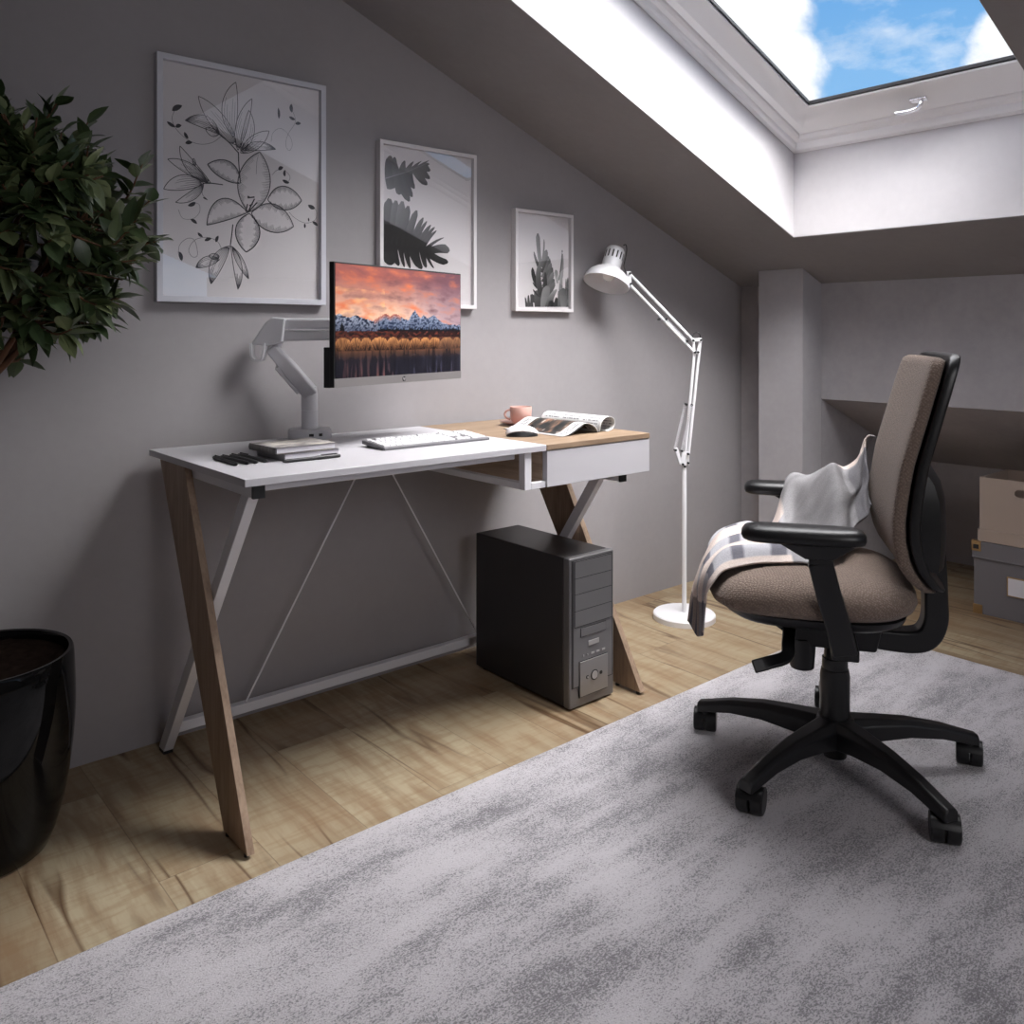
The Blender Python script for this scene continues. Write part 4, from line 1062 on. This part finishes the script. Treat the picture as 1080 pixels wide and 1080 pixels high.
def curl(f, pts, leaves=(), w=.0011):
    c = [Vector(f(p.x, p.y)) for p in catmull([(x, y, 0) for x, y in pts], 40)]; I2.stroke(c, w)
    for a, b, wd in leaves:
        a, b = Vector(f(*a)), Vector(f(*b)); up = qb(a, b, 8, wd); dn = qb(a, b, 8, -wd*.6)
        I1.fill(list(up)+list(dn[1:-1])[::-1])
# top lily
petal(A1, (520, 565), (533, 252), .26, -.06, 5); petal(A1, (535, 610), (320, 332), .16, -.17, 6); petal(A1, (545, 640), (625, 346), .17, -.06, 5)
petal(A1, (560, 640), (608, 412), .05, -.26, 5); petal(A1, (560, 655), (722, 530), .17, -.19, 5); petal(A1, (575, 640), (760, 634), .26, -.02, 6, 'both')
petal(A1, (440, 545), (245, 470), -.38, .02, 6, 'both'); petal(A1, (440, 545), (360, 515), -.2, .4, 3)
I1.stroke([Vector(A1(*q)) for q in ((440, 545), (500, 600), (548, 655))], .003)
I1.stroke([Vector(A1(*q)) for q in ((548, 650), (549, 700), (556, 790))], .003)
# side lily
petal(A1, (390, 825), (215, 615), .26, -.02, 5); petal(A1, (370, 825), (145, 690), .07, -.22, 7); petal(B1, (350, 72), (122, 104), .10, -.30, 6)
petal(B1, (350, 72), (190, 180), .24, -.02, 5); petal(A1, (300, 730), (292, 686), .2, -.2, 2)
I1.stroke([Vector(B1(*q)) for q in ((345, 72), (400, 72), (460, 80))], .0026)
# main flower
for pet in (((605, 236), (670, -106), .29, -.30), ((600, 238), (368, 310), -.50, .03), ((610, 244), (592, 464), .36, -.36), ((622, 240), (862, 318), .38, -.30), ((560, 70), (372, -36), .16, -.42), ((715, 165), (908, 170), .42, -.30)):
    petal(B1, *pet, veins=0, w=.0026); rim_hatch(B1, *pet)
I1.stroke([Vector(B1(*q)) for q in ((662, -90), (652, -50), (650, 20))], .0009)
for a, b in (((600, 240), (640, 160)), ((605, 235), (655, 180)), ((590, 235), (600, 190)), ((600, 155), (640, 150)), ((610, 200), (630, 190)), ((600, 145), (612, 152))): I1.stroke([Vector(B1(*a)), Vector(B1(*b))], .0036)
# hanging bud
I1.stroke([Vector(B1(*q)) for q in ((516, 306), (512, 350), (502, 425))], .003)
petal(B1, (500, 428), (392, 645), .06, -.26, 6, 'both'); petal(B1, (505, 428), (545, 676), .20, -.02, 5, 'tip'); petal(B1, (512, 432), (606, 616), -.10, .12, 4, 'both'); petal(B1, (440, 505), (306, 552), .12, -.30, 5, 'both'); petal(B1, (440, 490), (380, 486), -.3, .3, 4)
# curls with small leaves
curl(A1, [(450, 560), (400, 595), (330, 605), (260, 580), (195, 520), (170, 460), (185, 410)], (((170, 415), (228, 385), .3), ((190, 508), (140, 475), .25), ((190, 508), (224, 497), .4), ((262, 575), (240, 535), .3), ((245, 600), (286, 595), .35)))
curl(A1, [(735, 590), (745, 540), (790, 515), (840, 560), (855, 610), (838, 642), (818, 610), (830, 550), (868, 490), (870, 450), (852, 410)], (((852, 425), (850, 375), .3), ((872, 465), (836, 448), .3), ((872, 490), (904, 487), .35), ((778, 462), (775, 396), -.16)), .0008)
curl(A1, [(740, 780), (765, 755), (800, 745)], (((775, 752), (803, 735), .4), ((812, 790), (812, 752), .3))); curl(A1, [(812, 752), (842, 790), (830, 825)], (((838, 826), (798, 808), .3),))
curl(B1, [(835, 235), (870, 270), (930, 298), (985, 280), (992, 230), (960, 200)], (((985, 215), (944, 195), .35), ((925, 300), (925, 328), .3), ((968, 290), (1000, 315), .3), ((950, 290), (948, 268), .3)))
curl(B1, [(205, 220), (230, 270), (285, 275), (325, 240), (325, 195), (290, 178)], (((305, 180), (260, 200), .3), ((275, 275), (312, 303), .3)), .0009)
curl(B1, [(350, 80), (342, 130), (372, 168)], (((372, 165), (345, 150), .2),))
curl(B1, [(455, 455), (430, 405), (370, 380), (300, 395), (265, 450), (285, 490), (315, 480), (300, 400), (260, 385), (215, 420), (205, 470)], (((210, 460), (225, 515), .28), ((345, 378), (316, 352), .3), ((355, 400), (395, 385), .3), ((420, 408), (434, 370), .3)))
I1.m.build('ink_lines', M['ink'], PR1, smooth=180); I2.m.build('fine_ink_lines', M['ink_soft'], PR1, smooth=180)

# ---- shaded leaf prints: strips with their own greys
class Leafs:
    def __init__(self, O): self.O, self.m, self.k = O, MB(), 0; self.lay = self.m.bm.loops.layers.float_color.new('Col')
    def strip(self, pts, g0, g1):
        """pts: outline [(x,z)], first half goes base->tip along one edge, second half tip->base; greys from base to tip"""
        self.k += 1; y = -.0092-.00002*self.k; n = len(pts)
        vs = [self.m.bm.verts.new((q[0]-self.O.x, y, q[1]-self.O.z)) for q in pts]; h = n//2
        for i in range(h-1):
            f = self.m.bm.faces.new([vs[i], vs[i+1], vs[n-2-i], vs[n-1-i]])
            for l, t, e in zip(f.loops, (i/(h-1), (i+1)/(h-1), (i+1)/(h-1), i/(h-1)), (0, 0, 1, 1)):
                g = g0+(g1-g0)*t+(-14 if e else 10); l[self.lay] = srgb(*[max(4, min(240, g))]*3)
def mk(f, L_):
    def fro(a0, a1, tip, wd=.5, g0=40, g1=60, bend=0.):
        """one leaf strip rooted between a0 and a1 on the midrib, ending at tip"""
        a0, a1, tp = Vector(f(*a0)), Vector(f(*a1)), Vector(f(*tip)); c = (a0+a1)/2; d = tp-c; nn = Vector((-d.y, d.x))*bend; hw = (a1-a0)/2
        L1, L2 = [], []
        for k in range(9):
            t = k/8; cc = c+d*t+nn*4*t*(1-t); wf = (1-t)+t*wd
            if t > .8: wf *= math.sqrt(max(.03, 1-((t-.8)/.2)**2*.9))
            L1.append(cc-hw*wf); L2.append(cc+hw*wf)
        L_.strip(L1+L2[::-1], g0, g1)
    return fro
T2, PR2, O2 = picture('medium white-framed print of dark banana leaves, partly behind the monitor', 1.367, 1.736, 1.118, 1.623, .0125, M['frame2'])
L2_ = Leafs(O2); f2 = lambda x, y: wall_xz(390+x/7.2, 140+y/7.2); s2 = mk(f2, L2_)
def lerp2(p, q, t): return (p[0]+(q[0]-p[0])*t, p[1]+(q[1]-p[1])*t)
# upper leaf: midrib (115,345) -> (445,225)
mr = lambda t: lerp2((116, 345), (440, 228), t)
for t0, t1, tip, wd, g0, g1, bd in ((0, .22, (150, 175), .7, 96, 50, .05), (.18, .36, (185, 185), .5, 100, 40, .05), (.3, .5, (262, 212), .35, 92, 44, .05), (.44, .62, (330, 218), .35, 96, 46, .05), (.55, .75, (390, 215), .4, 90, 50, .04), (.7, .95, (440, 212), .5, 84, 50, .02),
                             (0, .26, (175, 425), 1., 78, 88, 0.), (.2, .42, (228, 470), .65, 74, 84, -.03), (.2, .46, (300, 522), .45, 78, 62, -.06), (.36, .56, (322, 488), .5, 80, 58, -.08), (.48, .66, (338, 425), .5, 76, 56, -.1),
                             (.6, .82, (432, 398), .55, 74, 60, -.08), (.7, .9, (452, 352), .5, 70, 54, -.06), (.78, .98, (452, 295), .5, 72, 48, -.04), (.85, 1., (444, 245), .6, 66, 50, 0.)):
    s2(mr(t0), mr(t1), tip, wd, g0, g1, bd)
L2_.strip([f2(116, 352), f2(280, 300), f2(440, 232), f2(440, 226), f2(280, 294), f2(116, 343)], 150, 100)
# big lower leaf: midrib (112,850) -> (420,905) and tip part
ml = lambda t: lerp2((112, 850), (440, 910), t)
for t0, t1, tip, wd, g0, g1, bd in ((-.05, .16, (150, 500), 1.1, 30, 92, .02), (.1, .3, (200, 515), .9, 34, 112, .02), (.2, .42, (248, 520), .8, 36, 120, .02), (.3, .5, (292, 556), .8, 34, 96, .02), (.4, .6, (355, 590), .7, 30, 100, .03), (.5, .66, (405, 645), .6, 28, 88, .03),
                             (.58, .72, (432, 672), .5, 28, 76, .04), (.64, .80, (462, 700), .5, 26, 74, .04), (.70, .86, (492, 716), .45, 24, 70, .05), (.76, .9, (506, 742), .45, 24, 64, .05), (.84, .97, (562, 796), .45, 22, 66, .06),
                             (-.05, .2, (150, 1005), 1., 22, 30, 0), (.1, .3, (215, 1010), .6, 20, 26, -.03), (.3, .44, (262, 1020), .4, 18, 24, -.03), (.42, .58, (305, 1030), .4, 18, 26, -.03), (.52, .8, (385, 1035), .6, 20, 26, -.05), (.8, .96, (425, 1025), .5, 20, 24, -.03), (.9, 1.0, (485, 1030), .5, 20, 22, -.04)):
    s2(ml(t0), ml(t1), tip, wd, g0, g1, bd)
s2((424, 884), (436, 930), (604, 885), 1.7, 24, 84, .06); s2((448, 884), (420, 928), (592, 988), 1.0, 20, 30, -.06)
# dark underside lobe in front
s2((112, 690), (112, 900), (405, 870), .55, 14, 34, .06)
for k in range(7): s2((118+k*40, 835+k*7), (124+k*40, 836+k*7), (160+k*38, 715+k*14), .6, 46, 30, .03)
M['print'] = vcol('leaf_photo', .6); L2_.m.build('leaf_image', M['print'], PR2, recalc=False, smooth=180)
T3, PR3, O3 = picture('small white-framed print of upright grey leaves, nearest the floor lamp', 1.905, 2.181, 1.1145, 1.466, .0115, M['frame2'])
L3 = Leafs(O3); f3 = lambda x, y: wall_xz(535+x/8.31, 210+y/8.31); s3 = mk(f3, L3)
bs = [((160, 945), (185, 945), (158, 860), .4, 50, 40, 0), ((175, 945), (205, 945), (185, 840), .4, 70, 60, 0), ((200, 945), (230, 945), (210, 838), .4, 60, 50, 0), ((215, 900), (300, 945), (225, 835), .5, 40, 70, .1), ((240, 945), (330, 945), (260, 800), .6, 50, 90, 0),
      ((285, 860), (325, 870), (228, 790), .4, 60, 20, .1), ((285, 800), (320, 820), (225, 728), .4, 30, 16, .1), ((270, 790), (325, 800), (222, 600), .5, 40, 30, .12), ((285, 640), (310, 620), (233, 460), .5, 60, 90, .06), ((275, 570), (305, 575), (268, 300), 1.3, 130, 100, .02), ((292, 560), (310, 560), (322, 352), .7, 120, 110, -.05),
      ((286, 589), (326, 611), (345, 445), .8, 100, 110, -.04), ((290, 637), (330, 659), (360, 500), .8, 64, 80, -.04), ((294, 679), (334, 701), (372, 520), .8, 120, 90, -.04), ((297, 719), (337, 741), (384, 560), .8, 56, 130, -.04), ((300, 759), (340, 781), (396, 600), .8, 130, 84, -.04), ((302, 797), (342, 819), (404, 640), .8, 70, 140, -.04), ((304, 835), (344, 857), (410, 700), .8, 120, 90, -.04), ((306, 869), (346, 891), (414, 730), .8, 56, 110, -.04),
      ((290, 850), (345, 800), (330, 640), .3, 26, 60, -.05), ((275, 840), (330, 850), (285, 570), .7, 36, 130, .1),
      ((430, 740), (450, 735), (425, 620), 1.5, 170, 140, 0), ((440, 720), (470, 700), (480, 470), .4, 120, 60, -.04), ((462, 700), (488, 690), (486, 480), .3, 150, 130, -.03), ((476, 466), (486, 466), (481, 445), .6, 60, 50, 0), ((450, 800), (485, 780), (475, 640), .5, 140, 150, 0),
      ((505, 930), (520, 930), (515, 700), .8, 70, 80, 0), ((520, 930), (540, 930), (530, 690), .8, 100, 60, 0),
      ((290, 945), (370, 945), (350, 760), .8, 110, 140, .05), ((330, 945), (400, 945), (430, 790), .5, 60, 160, .1), ((350, 945), (420, 945), (385, 890), .5, 24, 30, 0), ((400, 945), (450, 945), (430, 860), .4, 40, 24, 0), ((440, 945), (500, 945), (470, 790), .9, 80, 110, 0), ((470, 945), (540, 945), (490, 780), .8, 120, 90, .05), ((515, 945), (545, 945), (535, 880), .6, 70, 130, 0)]
for b_ in bs: s3(*b_)
L3.m.build('leaf_image', M['print'], PR3, recalc=False, smooth=180)

# ------------------------------------------------------------------ sky and light
w = bpy.data.worlds.new('sky'); scene.world = w; w.use_nodes = True
nt = w.node_tree; nt.nodes.clear(); N = NB(nt)
wo = N('OutputWorld'); bg = N('Background')
d = N('TexCoord').outputs['Generated']
dn = N('VectorMath', {'operation': 'NORMALIZE'}, i0=d).outputs[0]
nz = N('TexNoise', Vector=dn, Scale=7.5, Detail=9., Roughness=.62, Distortion=.25).outputs[0]
nw = N('TexNoise', Vector=N('Mapping', Vector=dn, Scale=(1., 1., 2.2)).outputs[0], Scale=13., Detail=7., Roughness=.6).outputs[0]
def blob(px, py, c0, c1):
    u, v = (px-540)/F_PX, (py-351)/F_PX
    q = (fv+rv*u-Vector((0, 0, v))).normalized()
    dt = N('VectorMath', {'operation': 'DOT_PRODUCT'}, i0=dn, i1=tuple(q)).outputs['Value']
    return N('MapRange', {'interpolation_type': 'SMOOTHSTEP'}, Value=dt, From_Min=math.cos(R(c0)), From_Max=math.cos(R(c1)), To_Min=0., To_Max=1.).outputs[0]
b1 = N.math('MAXIMUM', blob(720, 5, 10.5, 4), blob(800, 85, 5.5, 1.5)); b2_ = blob(1085, 62, 4.6, 1.0); b3 = blob(1010, -60, 5, 1.5)
cl = N.math('MAXIMUM', b1, b2_)
den = N.math('ADD', N.math('MULTIPLY', cl, 1.0), N.math('MULTIPLY', N.math('SUBTRACT', nz, .5), 1.5))
dens = N('MapRange', {'interpolation_type': 'SMOOTHSTEP'}, Value=den, From_Min=.30, From_Max=.74, To_Min=0., To_Max=1.).outputs[0]
wisp = N.math('MULTIPLY', N.ramp(nw, [(.46, (0, 0, 0)), (.78, (1, 1, 1))]), .6)
dens = N.math('MAXIMUM', dens, wisp)
z = N('SeparateXYZ', Vector=dn).outputs[2]
blue = N.ramp(z, [(.0, srgb(170, 208, 240)[:3]), (.25, srgb(136, 192, 242)[:3]), (.42, srgb(96, 164, 232)[:3]), (1., srgb(60, 120, 205)[:3])])
cloudc = N.ramp(nz, [(.25, (.80, .86, .93)), (.6, (1.25, 1.25, 1.25))])
skyc = N.mix(dens, blue, cloudc)
# bright sunlit haze high overhead: it lights the room through the roof window
zen = N('MapRange', {'interpolation_type': 'SMOOTHSTEP'}, Value=z, From_Min=.44, From_Max=.72, To_Min=0., To_Max=1.).outputs[0]
side = N('MapRange', {'interpolation_type': 'SMOOTHSTEP'}, Value=N('VectorMath', {'operation': 'DOT_PRODUCT'}, i0=dn, i1=(.28, -.86, .42)).outputs['Value'], From_Min=.15, From_Max=.75, To_Min=.16, To_Max=1.).outputs[0]
zen = N.math('MULTIPLY', zen, side)
skyc = N.mix(zen, skyc, (HAZE, HAZE*.985, HAZE*.985, 1))
nt.links.new(skyc, bg.inputs[0]); bg.inputs[1].default_value = 1.0
nt.links.new(bg.outputs[0], wo.inputs[0])

def area(name, loc, target, sx, sy, power, col=(1, 1, 1), portal=False):
    l = bpy.data.lights.new(name, 'AREA'); l.shape = 'RECTANGLE'; l.size, l.size_y, l.energy, l.color = sx, sy, power, col
    o = bpy.data.objects.new(name, l); link(o); o.location = loc
    o.rotation_euler = (Vector(target)-Vector(loc)).to_track_quat('-Z', 'Y').to_euler()
    if portal: l.cycles.is_portal = True
    return o
cx = (HX0+HX1)/2; cy_ = (HY0+HY1)/2
for spec in LIGHTS: area(*spec)
s = bpy.data.lights.new('sun', 'SUN'); s.energy = SUN[0]; s.angle = R(SUN[2]); so = bpy.data.objects.new('sun', s); link(so)
so.rotation_euler = Vector(SUN[1]).to_track_quat('-Z', 'Y').to_euler()
scene.view_settings.view_transform = 'Standard'; scene.view_settings.look = 'None'; scene.view_settings.exposure = EXPO
scene.cycles.use_denoising = True
scene.cycles.max_bounces = 8; scene.cycles.diffuse_bounces = 5; scene.cycles.transparent_max_bounces = 12
scene.cycles.sample_clamp_indirect = 6.0; scene.cycles.caustics_reflective = False; scene.cycles.caustics_refractive = False
